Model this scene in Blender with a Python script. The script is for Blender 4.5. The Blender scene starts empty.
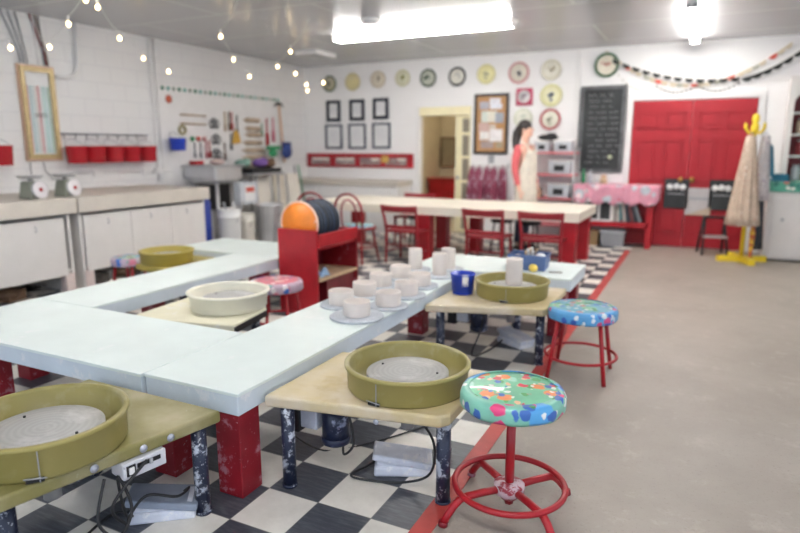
import bpy, math, random
from mathutils import Vector, Matrix
random.seed(7)
S = bpy.context.scene
C = S.collection
PI = math.pi
sin, cos = math.sin, math.cos

# ------------------------------------------------------------------ geometry
class G:
    def __init__(s): s.v = []; s.f = []; s.sm = []
    def add(s, vs, fs, smooth=False):
        o = len(s.v); s.v += [tuple(v) for v in vs]
        s.f += [tuple(i + o for i in f) for f in fs]; s.sm += [smooth] * len(fs); return s
    def box(s, c, d, rz=0, ry=0, rx=0):
        m = Matrix.Rotation(rz, 3, 'Z') @ Matrix.Rotation(ry, 3, 'Y') @ Matrix.Rotation(rx, 3, 'X')
        vs = [Vector(c) + m @ Vector((x * d[0] / 2, y * d[1] / 2, z * d[2] / 2)) for x in (-1, 1) for y in (-1, 1) for z in (-1, 1)]
        return s.add(vs, [(0, 1, 3, 2), (4, 6, 7, 5), (0, 4, 5, 1), (2, 3, 7, 6), (0, 2, 6, 4), (1, 5, 7, 3)])
    def bx(s, x0, x1, y0, y1, z0, z1):
        return s.box(((x0 + x1) / 2, (y0 + y1) / 2, (z0 + z1) / 2), (abs(x1 - x0), abs(y1 - y0), abs(z1 - z0)))
    def prism(s, poly, z0, z1, poly2=None):
        n = len(poly); p2 = poly2 or poly
        vs = [(x, y, z0) for x, y in poly] + [(x, y, z1) for x, y in p2]
        fs = [tuple(range(n - 1, -1, -1)), tuple(range(n, 2 * n))] + [(i, (i + 1) % n, n + (i + 1) % n, n + i) for i in range(n)]
        return s.add(vs, fs)
    def tube(s, pts, r, n=10, closed=False, caps=True):
        pts = [Vector(p) for p in pts]; k = len(pts)
        rs = r if isinstance(r, (list, tuple)) else [r] * k
        up = None; rings = []
        for i, p in enumerate(pts):
            if closed: t = pts[(i + 1) % k] - pts[i - 1]
            else: t = pts[min(i + 1, k - 1)] - pts[max(i - 1, 0)]
            t.normalize()
            if up is None:
                up = Vector((0, 0, 1)) if abs(t.z) < .9 else Vector((1, 0, 0))
            u = up - t * up.dot(t)
            if u.length < 1e-4: u = t.orthogonal()
            u.normalize(); up = u; w = t.cross(u)
            rings.append([p + (u * cos(2 * PI * j / n) + w * sin(2 * PI * j / n)) * rs[i] for j in range(n)])
        vs = [v for R in rings for v in R]; fs = []
        for i in range(k if closed else k - 1):
            a = i * n; b = ((i + 1) % k) * n
            for j in range(n): fs.append((a + j, a + (j + 1) % n, b + (j + 1) % n, b + j))
        s.add(vs, fs, True)
        if caps and not closed:
            s.add(rings[0], [tuple(range(n - 1, -1, -1))]); s.add(rings[-1], [tuple(range(n))])
        return s
    def cyl(s, p0, p1, r0, r1=None, n=20): return s.tube([p0, p1], [r0, r0 if r1 is None else r1], n)
    def lathe(s, prof, c=(0, 0, 0), n=48, fold=None, ax='z', cap=True):
        vs = []; fs = []; k = len(prof)
        for i, (r, z) in enumerate(prof):
            for j in range(n):
                a = 2 * PI * j / n; q = r * (fold(a, i / (k - 1)) if fold else 1)
                p = (q * cos(a), q * sin(a), z)
                if ax == 'y': p = (p[0], -p[2], p[1])
                if ax == 'x': p = (p[2], p[0], p[1])
                vs.append((c[0] + p[0], c[1] + p[1], c[2] + p[2]))
        for i in range(k - 1):
            for j in range(n): fs.append((i * n + j, i * n + (j + 1) % n, (i + 1) * n + (j + 1) % n, (i + 1) * n + j))
        s.add(vs, fs, True)
        if cap and prof[0][0] > 1e-6: s.add(vs[:n], [tuple(range(n - 1, -1, -1))])
        if cap and prof[-1][0] > 1e-6: s.add(vs[-n:], [tuple(range(n))])
        return s
    def ball(s, c, r, n=16, m=10):
        r = r if isinstance(r, (list, tuple)) else (r, r, r)
        vs = []; fs = []
        for i in range(m + 1):
            t = PI * i / m
            for j in range(n):
                a = 2 * PI * j / n
                vs.append((c[0] + r[0] * sin(t) * cos(a), c[1] + r[1] * sin(t) * sin(a), c[2] + r[2] * cos(t)))
        for i in range(m):
            for j in range(n): fs.append((i * n + j, (i + 1) * n + j, (i + 1) * n + (j + 1) % n, i * n + (j + 1) % n))
        return s.add(vs, fs, True)
    def torus(s, c, R, r, n=40, m=10, ax='z'):
        pts = []
        for j in range(n):
            a = 2 * PI * j / n
            p = (R * cos(a), R * sin(a), 0)
            if ax == 'y': p = (p[0], 0, p[1])
            if ax == 'x': p = (0, p[0], p[1])
            pts.append((c[0] + p[0], c[1] + p[1], c[2] + p[2]))
        return s.tube(pts, r, m, True)
    def grid(s, fn, nu, nv):
        vs = [fn(i / nu, j / nv) for i in range(nu + 1) for j in range(nv + 1)]
        fs = [(i * (nv + 1) + j, (i + 1) * (nv + 1) + j, (i + 1) * (nv + 1) + j + 1, i * (nv + 1) + j + 1) for i in range(nu) for j in range(nv)]
        return s.add(vs, fs, True)

def obj(name, g, m, parent=None, bev=0, thick=0, loc=None, seg=2):
    me = bpy.data.meshes.new(name)
    me.from_pydata(g.v, [], g.f); me.validate()
    for p, q in zip(me.polygons, g.sm): p.use_smooth = q
    for mm in (m if isinstance(m, (list, tuple)) else [m]): me.materials.append(mm)
    import bmesh
    b = bmesh.new(); b.from_mesh(me); bmesh.ops.remove_doubles(b, verts=b.verts, dist=1e-6) if len(b.verts) < 20000 else None
    bmesh.ops.recalc_face_normals(b, faces=b.faces); b.to_mesh(me); b.free()
    o = bpy.data.objects.new(name, me); C.objects.link(o)
    if parent: o.parent = parent
    if loc: o.location = loc
    if thick:
        k = o.modifiers.new('s', 'SOLIDIFY'); k.thickness = thick; k.offset = 0
    if bev:
        k = o.modifiers.new('b', 'BEVEL'); k.width = bev; k.segments = seg; k.limit_method = 'ANGLE'; k.angle_limit = .6
    return o

def thing(name, label, cat, loc=(0, 0, 0), rz=0, group=None):
    o = bpy.data.objects.new(name, None); C.objects.link(o); o.empty_display_size = .1
    o.location = loc; o.rotation_euler = (0, 0, rz)
    return tag(o, label, cat, group)
def tag(o, label, cat, group=None):
    o['label'] = label; o['category'] = cat
    if group: o['group'] = group
    return o
def struct(name, g, m, bev=0, parent=None):
    o = obj(name, g, m, parent, bev)
    if not parent: o['kind'] = 'structure'
    return o
def dup(root, loc, rz, label, group=None):
    r = root.copy(); C.objects.link(r); r.location = loc; r.rotation_euler = (0, 0, rz); r['label'] = label
    if group: r['group'] = group
    for ch in list(root.children):
        c = ch.copy(); C.objects.link(c); c.parent = r
        for g in list(ch.children):
            d = g.copy(); C.objects.link(d); d.parent = c
    return r

# ------------------------------------------------------------------ materials
def _new(name):
    m = bpy.data.materials.new(name); m.use_nodes = True
    nt = m.node_tree; b = nt.nodes['Principled BSDF']
    tc = nt.nodes.new('ShaderNodeTexCoord')
    return m, nt, b, tc.outputs['Object']
def _mix(nt, fac, a, b):
    n = nt.nodes.new('ShaderNodeMix'); n.data_type = 'RGBA'
    for sock, v in ((n.inputs[0], fac), (n.inputs[6], a), (n.inputs[7], b)):
        if isinstance(v, (tuple, list)): sock.default_value = (*v[:3], 1)
        elif isinstance(v, (int, float)): sock.default_value = v
        else: nt.links.new(v, sock)
    return n.outputs[2]
def _noise(nt, co, sc, det=4, ro=.6):
    n = nt.nodes.new('ShaderNodeTexNoise'); nt.links.new(co, n.inputs['Vector'])
    n.inputs['Scale'].default_value = sc; n.inputs['Detail'].default_value = det; n.inputs['Roughness'].default_value = ro
    return n.outputs[0]
def _ramp(nt, v, a, b):
    n = nt.nodes.new('ShaderNodeMapRange'); nt.links.new(v, n.inputs[0])
    n.inputs[1].default_value = a; n.inputs[2].default_value = b; return n.outputs[0]
def _math(nt, op, a, b=None):
    n = nt.nodes.new('ShaderNodeMath'); n.operation = op
    for i, v in enumerate((a, b)):
        if v is None: continue
        if isinstance(v, (int, float)): n.inputs[i].default_value = v
        else: nt.links.new(v, n.inputs[i])
    return n.outputs[0]
def mat(name, col, rough=.5, metal=0, var=.08, vs=6, spots=(), bump=0, bs=40, emit=0, coat=0):
    m, nt, b, co = _new(name)
    c = _mix(nt, _ramp(nt, _noise(nt, co, vs), .3, .7), tuple(x * (1 - var) for x in col), tuple(min(1, x * (1 + var)) for x in col))
    for sp_ in spots:
        sc, s, t = sp_[:3]; wd = sp_[3] if len(sp_) > 3 else .06
        c = _mix(nt, _ramp(nt, _noise(nt, co, s, 6, .7 if wd < .1 else .55), t, t + wd), c, sc)
    nt.links.new(c, b.inputs['Base Color'])
    b.inputs['Roughness'].default_value = rough; b.inputs['Metallic'].default_value = metal
    if coat: b.inputs['Coat Weight'].default_value = coat
    if bump:
        n = nt.nodes.new('ShaderNodeBump'); n.inputs['Strength'].default_value = bump; n.inputs['Distance'].default_value = .01
        nt.links.new(_noise(nt, co, bs), n.inputs['Height']); nt.links.new(n.outputs[0], b.inputs['Normal'])
    if emit:
        b.inputs['Emission Color'].default_value = (*col, 1); b.inputs['Emission Strength'].default_value = emit
    return m
def floral(name, base, blobs, rough=.35, coat=.3):
    m, nt, b, co = _new(name)
    c = _mix(nt, _ramp(nt, _noise(nt, co, 9), .35, .65), base, tuple(x * .8 for x in base))
    w = nt.nodes.new('ShaderNodeVectorMath'); w.operation = 'SCALE'; w.inputs[3].default_value = .025
    nn = nt.nodes.new('ShaderNodeTexNoise'); nn.inputs['Scale'].default_value = 30; nt.links.new(co, nn.inputs['Vector'])
    nt.links.new(nn.outputs[1], w.inputs[0])
    ad = nt.nodes.new('ShaderNodeVectorMath'); ad.operation = 'ADD'; nt.links.new(co, ad.inputs[0]); nt.links.new(w.outputs[0], ad.inputs[1])
    for i, (col, sc, rad, pick) in enumerate(blobs):
        v = nt.nodes.new('ShaderNodeTexVoronoi'); v.inputs['Scale'].default_value = sc
        mp = nt.nodes.new('ShaderNodeVectorMath'); mp.operation = 'ADD'; mp.inputs[1].default_value = (i * 3.1, i * 1.7, i * .9)
        nt.links.new(ad.outputs[0], mp.inputs[0]); nt.links.new(mp.outputs[0], v.inputs['Vector'])
        sep = nt.nodes.new('ShaderNodeSeparateColor'); nt.links.new(v.outputs['Color'], sep.inputs[0])
        k = _math(nt, 'MULTIPLY', _ramp(nt, v.outputs['Distance'], rad + .06, rad), _math(nt, 'GREATER_THAN', sep.outputs[0], pick))
        c = _mix(nt, k, c, col)
    nt.links.new(c, b.inputs['Base Color']); b.inputs['Roughness'].default_value = rough; b.inputs['Coat Weight'].default_value = coat
    return m
def stripes(name, cols, axis, freq, rough=.5):
    m, nt, b, co = _new(name)
    sp = nt.nodes.new('ShaderNodeSeparateXYZ'); nt.links.new(co, sp.inputs[0])
    f = _math(nt, 'FRACT', _math(nt, 'MULTIPLY', sp.outputs[axis], freq))
    r = nt.nodes.new('ShaderNodeValToRGB'); r.color_ramp.interpolation = 'CONSTANT'
    el = r.color_ramp.elements
    while len(el) < len(cols): el.new(.5)
    for i, c in enumerate(cols): el[i].position = i / len(cols); el[i].color = (*c, 1)
    nt.links.new(f, r.inputs[0]); nt.links.new(r.outputs[0], b.inputs['Base Color']); b.inputs['Roughness'].default_value = rough
    return m
def blocks(name, col, mortar, w, h, ax, rough=.6, bump=.3, ms=.008, var=.04):
    m, nt, b, co = _new(name)
    sp = nt.nodes.new('ShaderNodeSeparateXYZ'); nt.links.new(co, sp.inputs[0])
    cb = nt.nodes.new('ShaderNodeCombineXYZ')
    nt.links.new(sp.outputs[ax[0]], cb.inputs[0]); nt.links.new(sp.outputs[ax[1]], cb.inputs[1])
    br = nt.nodes.new('ShaderNodeTexBrick'); nt.links.new(cb.outputs[0], br.inputs['Vector'])
    br.inputs['Scale'].default_value = 1; br.inputs['Brick Width'].default_value = w; br.inputs['Row Height'].default_value = h
    br.inputs['Mortar Size'].default_value = ms; br.inputs['Mortar Smooth'].default_value = .3
    br.inputs['Color1'].default_value = (*col, 1); br.inputs['Color2'].default_value = (*[x * (1 - var) for x in col], 1); br.inputs['Mortar'].default_value = (*mortar, 1)
    c = _mix(nt, _math(nt, 'MULTIPLY', _ramp(nt, _noise(nt, co, 1.5), .4, .8), .12), br.outputs[0], tuple(x * .8 for x in col))
    nt.links.new(c, b.inputs['Base Color']); b.inputs['Roughness'].default_value = rough
    n = nt.nodes.new('ShaderNodeBump'); n.inputs['Strength'].default_value = bump; n.inputs['Distance'].default_value = .01; n.invert = True
    nt.links.new(br.outputs[1], n.inputs['Height']); nt.links.new(n.outputs[0], b.inputs['Normal'])
    return m

# floor: checkered vinyl tiles and bare concrete
def m_checker():
    m, nt, b, co = _new('checkered_vinyl'); T = .254
    sp = nt.nodes.new('ShaderNodeSeparateXYZ'); nt.links.new(co, sp.inputs[0])
    fx = _math(nt, 'FLOOR', _math(nt, 'DIVIDE', sp.outputs[0], T)); fy = _math(nt, 'FLOOR', _math(nt, 'DIVIDE', sp.outputs[1], T))
    par = _math(nt, 'FLOORED_MODULO', _math(nt, 'ADD', fx, fy), 2.0)
    par = nt.nodes[par.node.name].outputs[0]
    n1 = _noise(nt, co, 5, 6, .7)
    st = nt.nodes.new('ShaderNodeMapping'); st.inputs['Scale'].default_value = (3, 22, 1); st.inputs['Rotation'].default_value = (0, 0, .5)
    nt.links.new(co, st.inputs[0]); n2 = _noise(nt, st.outputs[0], 3, 6, .7)
    dark = _mix(nt, _ramp(nt, n2, .45, .8), (.060, .066, .082), (.15, .16, .19))
    white = _mix(nt, _ramp(nt, n1, .4, .8), (.85, .81, .74), (.68, .64, .57))
    c = _mix(nt, par, white, dark)
    sx = _math(nt, 'FRACT', _math(nt, 'DIVIDE', sp.outputs[0], T)); sy = _math(nt, 'FRACT', _math(nt, 'DIVIDE', sp.outputs[1], T))
    e = _math(nt, 'MINIMUM', _math(nt, 'PINGPONG', sx, .5), _math(nt, 'PINGPONG', sy, .5))
    c = _mix(nt, _ramp(nt, e, .012, .003), c, (.2, .19, .18))
    nt.links.new(c, b.inputs['Base Color']); b.inputs['Roughness'].default_value = .38
    return m
def m_concrete():
    m, nt, b, co = _new('bare_concrete')
    c = _mix(nt, _ramp(nt, _noise(nt, co, 1.2, 8, .65), .3, .7), (.31, .27, .228), (.405, .36, .31))
    c = _mix(nt, _ramp(nt, _noise(nt, co, 5, 8, .75), .55, .75), c, (.46, .41, .36))
    c = _mix(nt, _ramp(nt, _noise(nt, co, 60, 3, .8), .58, .75), c, (.25, .22, .19))
    nt.links.new(c, b.inputs['Base Color']); b.inputs['Roughness'].default_value = .5
    n = nt.nodes.new('ShaderNodeBump'); n.inputs['Strength'].default_value = .12; n.inputs['Distance'].default_value = .01
    nt.links.new(_noise(nt, co, 25), n.inputs['Height']); nt.links.new(n.outputs[0], b.inputs['Normal'])
    return m
def m_rings(name, c1, c2, sc, spots=()):
    m, nt, b, co = _new(name)
    w = nt.nodes.new('ShaderNodeTexWave'); w.wave_type = 'RINGS'; w.rings_direction = 'Z'; w.inputs['Scale'].default_value = sc; w.inputs['Distortion'].default_value = .6
    nt.links.new(co, w.inputs['Vector'])
    c = _mix(nt, _math(nt, 'MULTIPLY', w.outputs[1], .4), c1, c2)
    c = _mix(nt, _ramp(nt, _noise(nt, co, 7, 6, .7), .5, .75), c, tuple(min(1, x * 1.25) for x in c2))
    nt.links.new(c, b.inputs['Base Color']); b.inputs['Roughness'].default_value = .5
    return m

WHITE = mat('white_paint', (.82, .81, .80), .5, var=.03)
CREAM = mat('cream_paint', (.86, .79, .52), .45, var=.04)
CREAMW = mat('cream_white_paint', (.80, .76, .68), .5, var=.04)
TOP = mat('pale_mint_tabletop', (.80, .885, .86), .32, var=.04, vs=3, spots=[((.86, .91, .895), 4, .6), ((.68, .78, .77), 30, .72)])
TOPSIDE = mat('daylight_blue_table_edge', (.66, .74, .80), .4, var=.06, vs=5, spots=[((.78, .82, .85), 7, .58)])  # bluer than the top: cool daylight cast put into the edge colour
HUBM = mat('clay_splashed_red_hub', (.34, .03, .05), .5, var=.2, spots=[((.60, .46, .50), 22, .46)])
FTOP = mat('ivory_tabletop', (.86, .80, .68), .35, var=.03)
RED = mat('red_paint', (.40, .010, .018), .35, var=.18, vs=5)
REDDUST = mat('red_paint_clay_dust', (.26, .008, .017), .4, var=.2, vs=5, spots=[((.42, .18, .22), 10, .57), ((.62, .5, .52), 45, .64)])
REDCHAIR = mat('dark_red_chair_paint', (.28, .012, .020), .35, var=.15)
DOORRED = mat('door_red_gloss', (.40, .006, .016), .45, var=.06, vs=2)
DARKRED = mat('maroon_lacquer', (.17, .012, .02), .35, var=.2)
PAN = mat('mustard_plastic', (.33, .28, .088), .4, var=.07, vs=4, spots=[((.44, .39, .22), 7, .52, .2)])
PANY = mat('yellow_mustard_plastic', (.42, .335, .075), .4, var=.06, spots=[((.58, .50, .28), 9, .66)])
PANW = mat('cream_plastic_tub', (.80, .77, .64), .4, var=.05)
WT1 = mat('shaded_olive_wheel_table', (.235, .21, .07), .45, var=.14, vs=4, spots=[((.42, .37, .22), 3.2, .42, .28), ((.50, .46, .34), 14, .64)])  # darker than the other wheel tables: shade at the near wheel put into the colour
WT2 = mat('cream_wheel_table', (.58, .47, .26), .45, var=.08, vs=5, spots=[((.66, .58, .46), 4, .42, .25), ((.46, .34, .14), 6, .58, .2)])
WT3 = mat('pale_wheel_table', (.78, .74, .56), .45, var=.05, spots=[((.82, .80, .70), 6, .58)])
HEAD = m_rings('grey_wheelhead', (.36, .355, .345), (.46, .455, .445), 14)
BAT = m_rings('grey_clay_bat', (.42, .45, .50), (.58, .61, .64), 18)
LEG = mat('navy_metal_clay_splashed', (.016, .022, .05), .35, var=.2, spots=[((.50, .54, .62), 16, .54), ((.62, .64, .7), 55, .60)])
LEGD = mat('navy_metal', (.014, .02, .05), .3, var=.2, spots=[((.25, .28, .4), 12, .56)])
BLACK = mat('black_plastic', (.012, .012, .014), .4, var=.1)
RUBBER = mat('black_rubber', (.02, .02, .022), .55)
CLAY = mat('white_clay', (.76, .685, .63), .6, var=.04, vs=10)
STEEL = mat('stainless_steel', (.62, .62, .63), .38, .55, var=.1, vs=3)
DULL = mat('dull_galvanised_metal', (.42, .42, .43), .5, .45, var=.18, vs=4)
GREY = mat('grey_plastic', (.35, .36, .38), .5)
PEDAL = mat('clay_covered_pedal', (.62, .65, .74), .6, var=.15, vs=9, spots=[((.78, .79, .83), 12, .55), ((.3, .32, .38), 20, .68)])
PEDALTOP = mat('grey_blue_pedal_tread', (.26, .30, .38), .5, var=.12, spots=[((.6, .63, .68), 10, .66)])
BLUE = mat('cobalt_plastic', (.02, .06, .50), .3, var=.1)
NAVYB = mat('deep_blue_drum', (.015, .045, .32), .35)
BLUEB = mat('slate_blue_basket', (.09, .15, .32), .5, var=.12)
LBLUE = mat('light_blue_plastic', (.30, .48, .72), .4)
COUNTER = mat('beige_laminate', (.62, .57, .50), .45, var=.05)
CAB = mat('offwhite_cabinet_paint', (.72, .69, .66), .5, var=.03)
BUCKRED = mat('red_enamel_bucket', (.46, .014, .024), .25, var=.06)
GOLD = mat('gilded_wood', (.52, .40, .20), .4, .2, var=.2, vs=30)
PEACH = mat('peach_wood', (.66, .44, .30), .5, var=.1)
WOOD = mat('light_wood', (.55, .40, .25), .5, var=.15, vs=12)
TANW = mat('rolling_pin_wood', (.52, .41, .30), .5, var=.15, vs=15)
BROWN = mat('brown_wood', (.16, .09, .05), .5, var=.2)
CORK = mat('cork', (.50, .27, .12), .8, var=.2, vs=40)
PAPER = mat('paper', (.80, .80, .80), .7, var=.03)
INK = mat('grey_print', (.35, .36, .40), .7)
SLATE = mat('chalkboard_slate', (.028, .032, .034), .6, var=.3, vs=5)
SLATEF = mat('slate_frame', (.12, .125, .13), .6, var=.4, vs=10)
CHALK = mat('chalk', (.45, .46, .46), .8)
YEL = mat('yellow_paint', (.80, .60, .03), .35, var=.06)
SPONGE = mat('yellow_sponge', (.80, .58, .12), .9, var=.15, vs=30, bump=.4)
ORANGE = mat('orange_plastic_disc', (.85, .25, .03), .4, var=.15, spots=[((.90, .55, .38), 9, .62)])
PINKRIM = mat('peach_disc_rim', (.88, .58, .45), .5)
DISC = mat('charcoal_disc', (.022, .027, .035), .4, var=.2, spots=[((.22, .27, .32), 6, .64)])
DISCB = mat('blue_black_disc', (.03, .05, .09), .4, var=.2)
SKIN = mat('skin', (.74, .44, .33), .5, var=.04)
HAIR = mat('dark_brown_hair', (.018, .012, .012), .4, var=.3, vs=30)
CORAL = mat('coral_knit', (.58, .11, .12), .8, var=.08)
DENIM = mat('dark_denim', (.05, .06, .10), .8, var=.15)
EYE = mat('dark_eye', (.02, .015, .012), .3)
LIP = mat('lip', (.5, .15, .14), .5)
TUBE = mat('fluorescent_tube', (1.0, .975, .94), .4, var=0, emit=20)
BULB = mat('warm_bulb', (1.0, .72, .36), .3, var=0, emit=5)
CABLE = mat('white_cable', (.72, .72, .72), .5)
GCABLE = mat('grey_cable', (.25, .26, .28), .5)
MAROON = mat('maroon_fabric', (.30, .06, .11), .85, var=.3, vs=14, spots=[((.55, .38, .46), 9, .54)])
BEIGEFAB = floral('beige_print_fabric', (.60, .47, .36), [((.45, .22, .18), 26, .2, .5), ((.68, .58, .48), 20, .25, .5)], .8, 0)
GREYFLOR = floral('white_floral_fabric', (.62, .58, .58), [((.35, .25, .35), 24, .25, .45), ((.45, .5, .55), 20, .2, .5)], .8, 0)
APRONF = floral('cream_floral_apron', (.74, .68, .58), [((.55, .44, .36), 30, .22, .5), ((.55, .58, .55), 24, .2, .6)], .8, 0)
GREENTOP = floral('green_butterfly_oilcloth', (.20, .60, .36), [((.40, .74, .60), 8, .34, .5), ((.08, .36, .10), 16, .30, .70), ((.86, .26, .08), 13, .36, .66), ((.85, .50, .30), 24, .3, .68), ((.72, .04, .08), 18, .32, .66), ((.03, .13, .50), 20, .30, .72), ((.80, .84, .76), 26, .24, .6), ((.82, .16, .32), 15, .26, .7)])
BLUERIM = floral('blue_floral_skirt', (.10, .38, .72), [((.22, .56, .34), 9, .40, .50), ((.70, .08, .22), 13, .32, .62), ((.75, .80, .82), 19, .25, .6), ((.04, .12, .48), 16, .28, .64)])
GREENSK = floral('green_blue_floral_skirt', (.24, .60, .46), [((.10, .40, .76), 9, .46, .35), ((.9, .88, .84), 18, .30, .45), ((.76, .05, .2), 12, .36, .5), ((.04, .14, .48), 16, .34, .5), ((.06, .3, .08), 19, .28, .6)])
BLUETOP = floral('turquoise_floral_oilcloth', (.16, .44, .56), [((.26, .54, .32), 9, .46, .35), ((.70, .20, .18), 15, .30, .55), ((.72, .74, .68), 20, .26, .5), ((.06, .30, .12), 17, .3, .5), ((.06, .2, .55), 16, .28, .6)])
PINKTOP = floral('pink_floral_oilcloth', (.74, .22, .27), [((.85, .60, .58), 9, .36, .45), ((.30, .5, .36), 15, .22, .6), ((.92, .86, .84), 16, .22, .55), ((.10, .22, .6), 17, .2, .8)])
PURPSK = floral('blue_purple_floral_skirt', (.55, .42, .52), [((.70, .22, .32), 11, .42, .4), ((.85, .8, .82), 15, .32, .45), ((.07, .18, .55), 13, .38, .45), ((.2, .4, .35), 17, .3, .55)])
PINKCLOTH = floral('pink_floral_tablecloth', (.80, .36, .46), [((.50, .56, .60), 6.5, .42, .30), ((.92, .74, .76), 8, .30, .60), ((.30, .34, .38), 12, .2, .68), ((.62, .10, .14), 11, .18, .72)], .6, 0)
GREENCLOTH = floral('green_floral_cloth', (.10, .40, .28), [((.65, .12, .12), 9, .30, .5), ((.75, .72, .66), 13, .28, .5), ((.04, .2, .16), 11, .3, .5)], .6, 0)
TEAL = mat('teal_fabric', (.04, .20, .30), .8, var=.2)
DRED = mat('dark_red_lining', (.22, .02, .025), .5)
CLEAR = mat('frosted_plastic', (.55, .58, .62), .3, var=.1)
CURT = mat('grey_beige_curtain', (.42, .40, .32), .8, var=.1)
HALL = mat('hall_beige_paint', (.62, .56, .44), .6, var=.05)
CEIL = blocks('grey_ceiling_panels', (.47, .475, .49), (.60, .605, .61), 2.44, 1.22, (0, 1), .24, .12, .02, .06)
WALLB = blocks('white_painted_planks', (.87, .86, .855), (.81, .80, .80), 4.8, .61, (0, 2), .55, .12, .005, .01)
WALLL = blocks('white_painted_blocks', (.80, .795, .79), (.73, .725, .73), .41, .205, (1, 2), .55, .25, .008, .01)
TAPE = mat('red_line_paint', (.50, .06, .05), .45, var=.15, vs=8, spots=[((.55, .4, .36), 20, .66)])
PURPLE = mat('purple_cloth', (.20, .10, .36), .7)
GREENP = mat('green_plastic', (.02, .26, .10), .5)
ROCK = mat('dark_clutter', (.10, .09, .08), .8, var=.5, vs=9, spots=[((.35, .33, .28), 8, .6)])

# ------------------------------------------------------------------ the room
XL, YB, ZC, XR, YF = -5.53, 7.96, 2.92, 4.6, -7.0
me = G()
me.add([(XL, YF, 0), (.505, YF, 0), (.505, YB, 0), (XL, YB, 0)], [(0, 1, 2, 3)])
me.add([(.505, YF, 0), (XR, YF, 0), (XR, YB, 0), (.505, YB, 0)], [(0, 1, 2, 3)])
fl = struct('floor', me, [m_checker(), m_concrete()]); fl.data.polygons[1].material_index = 1
for p in fl.data.polygons: p.material_index = 0 if p.center.x < .5 else 1
struct('trim_1', G().bx(.43, .51, YF, 7.25, 0, .004), TAPE)
struct('ceiling', G().bx(XL - .12, XR + .12, -3.6, YB + .12, ZC, ZC + .1), CEIL)
struct('wall_left', G().bx(XL - .12, XL, YF, YB + .12, 0, ZC), WALLL)
DX0, DX1, DZ = -3.13, -2.22, 1.99
g = G().bx(XL, DX0, YB, YB + .12, 0, ZC).bx(DX1, XR, YB, YB + .12, 0, ZC).bx(DX0, DX1, YB, YB + .12, DZ, ZC)
struct('wall_back', g, WALLB)
g = G().bx(XR, XR + .12, -7, -5.2, 0, ZC).bx(XR, XR + .12, 3.4, YB + .12, 0, ZC).bx(XR, XR + .12, -5.2, 3.4, 2.5, ZC)
struct('wall_right', g, WHITE)
struct('trim_2', G().bx(-.53, -.45, YB - .02, YB, 0, ZC), WHITE)          # post beside the chalkboard
struct('trim_5', G().bx(DX0 - .08, DX0, YB - .02, YB, 0, 2.13), WHITE, .004)
struct('trim_3', G().bx(DX1, DX1 + .02, YB - .03, YB + .1, 0, 2.13).bx(DX0, DX1, YB - .04, YB, DZ, 2.13), CREAM, .005)
# hall behind the doorway
struct('wall_hall', G().bx(-3.9, -3.8, YB + .12, 10.6, 0, 2.6).bx(-3.9, -1.2, 10.5, 10.6, 0, 2.6).bx(-1.3, -1.2, YB + .12, 10.6, 0, 2.6), HALL)
struct('ceiling_hall', G().bx(-3.9, -1.2, YB + .12, 10.6, 2.6, 2.7), HALL)
struct('floor_hall', G().bx(-3.9, -1.2, YB, 10.6, -.05, -.002), HALL)
# glazed cream door standing ajar in the doorway
d = thing('glazed_door', 'cream glazed door with small panes standing ajar in the doorway', 'door', (DX1 - .01, YB + .02, 0), 0)
obj('door_stile', G().bx(-.25, -.13, 0, .045, .01, 1.98), CREAM, d, .004)
d2 = G()
for z in (.02, .45, .86, 1.27, 1.66, 1.93): d2.bx(-.13, -.0, .002, .043, z, z + .05)
obj('muntin', d2, CREAM, d)
obj('pane', G().bx(-.128, -.002, .018, .026, .03, 1.95), mat('smoky_door_glass', (.30, .26, .20), .15), d)
obj('door_knob', G().ball((-.19, -.03, .95), .028).cyl((-.19, -.03, .95), (-.19, .01, .95), .01), DULL, d)
lp = thing('hall_fill_lamp', 'added round ceiling lamp, out of view, brightening the room beyond the doorway', 'lamp', (-2.5, 9.2, 2.6))  # added lamp with no visible source, brightens the dark hall
obj('fill_lamp_base', G().lathe([(.12, 0), (.12, -.03), (0, -.03)], n=24), WHITE, lp)
obj('fill_lamp_globe', G().ball((0, 0, -.09), (.11, .11, .07)), mat('warm_globe', (1.0, .86, .6), .4, var=0, emit=34), lp)
# hall furnishings
b = thing('hall_dresser', 'low red dresser in the room beyond the doorway', 'dresser', (-3.25, 10.05, 0))
obj('body', G().bx(-.5, .33, -.28, .3, .06, .80), RED, b, .01)
for k in range(3): obj('drawer', G().bx(-.46, .29, -.30, -.28, .10 + k * .235, .31 + k * .235), RED, b, .006)
obj('dresser_top', G().bx(-.53, .36, -.32, .32, .80, .83), RED, b, .005)
b = thing('hall_mirror', 'dark framed mirror on the wall beyond the doorway', 'mirror', (-3.60, 10.49, 1.35))
obj('mirror_frame', G().bx(-.18, .18, -.03, 0, -.32, .32), BROWN, b, .006)
obj('mirror_glass', G().bx(-.14, .14, -.034, -.03, -.28, .28), mat('mirror_face', (.33, .30, .22), .15), b)
b = thing('hall_curtain', 'grey beige curtain hanging straight beyond the doorway', 'curtain', (-2.70, 10.44, 0))
obj('drape', G().grid(lambda u, v: (-.28 + .6 * u, .04 * sin(u * 40), .05 + 1.95 * v), 60, 4), CURT, b, thick=.006)
obj('curtain_rail', G().bx(-.34, .36, -.06, .0, 2.0, 2.09), RED, b)

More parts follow.
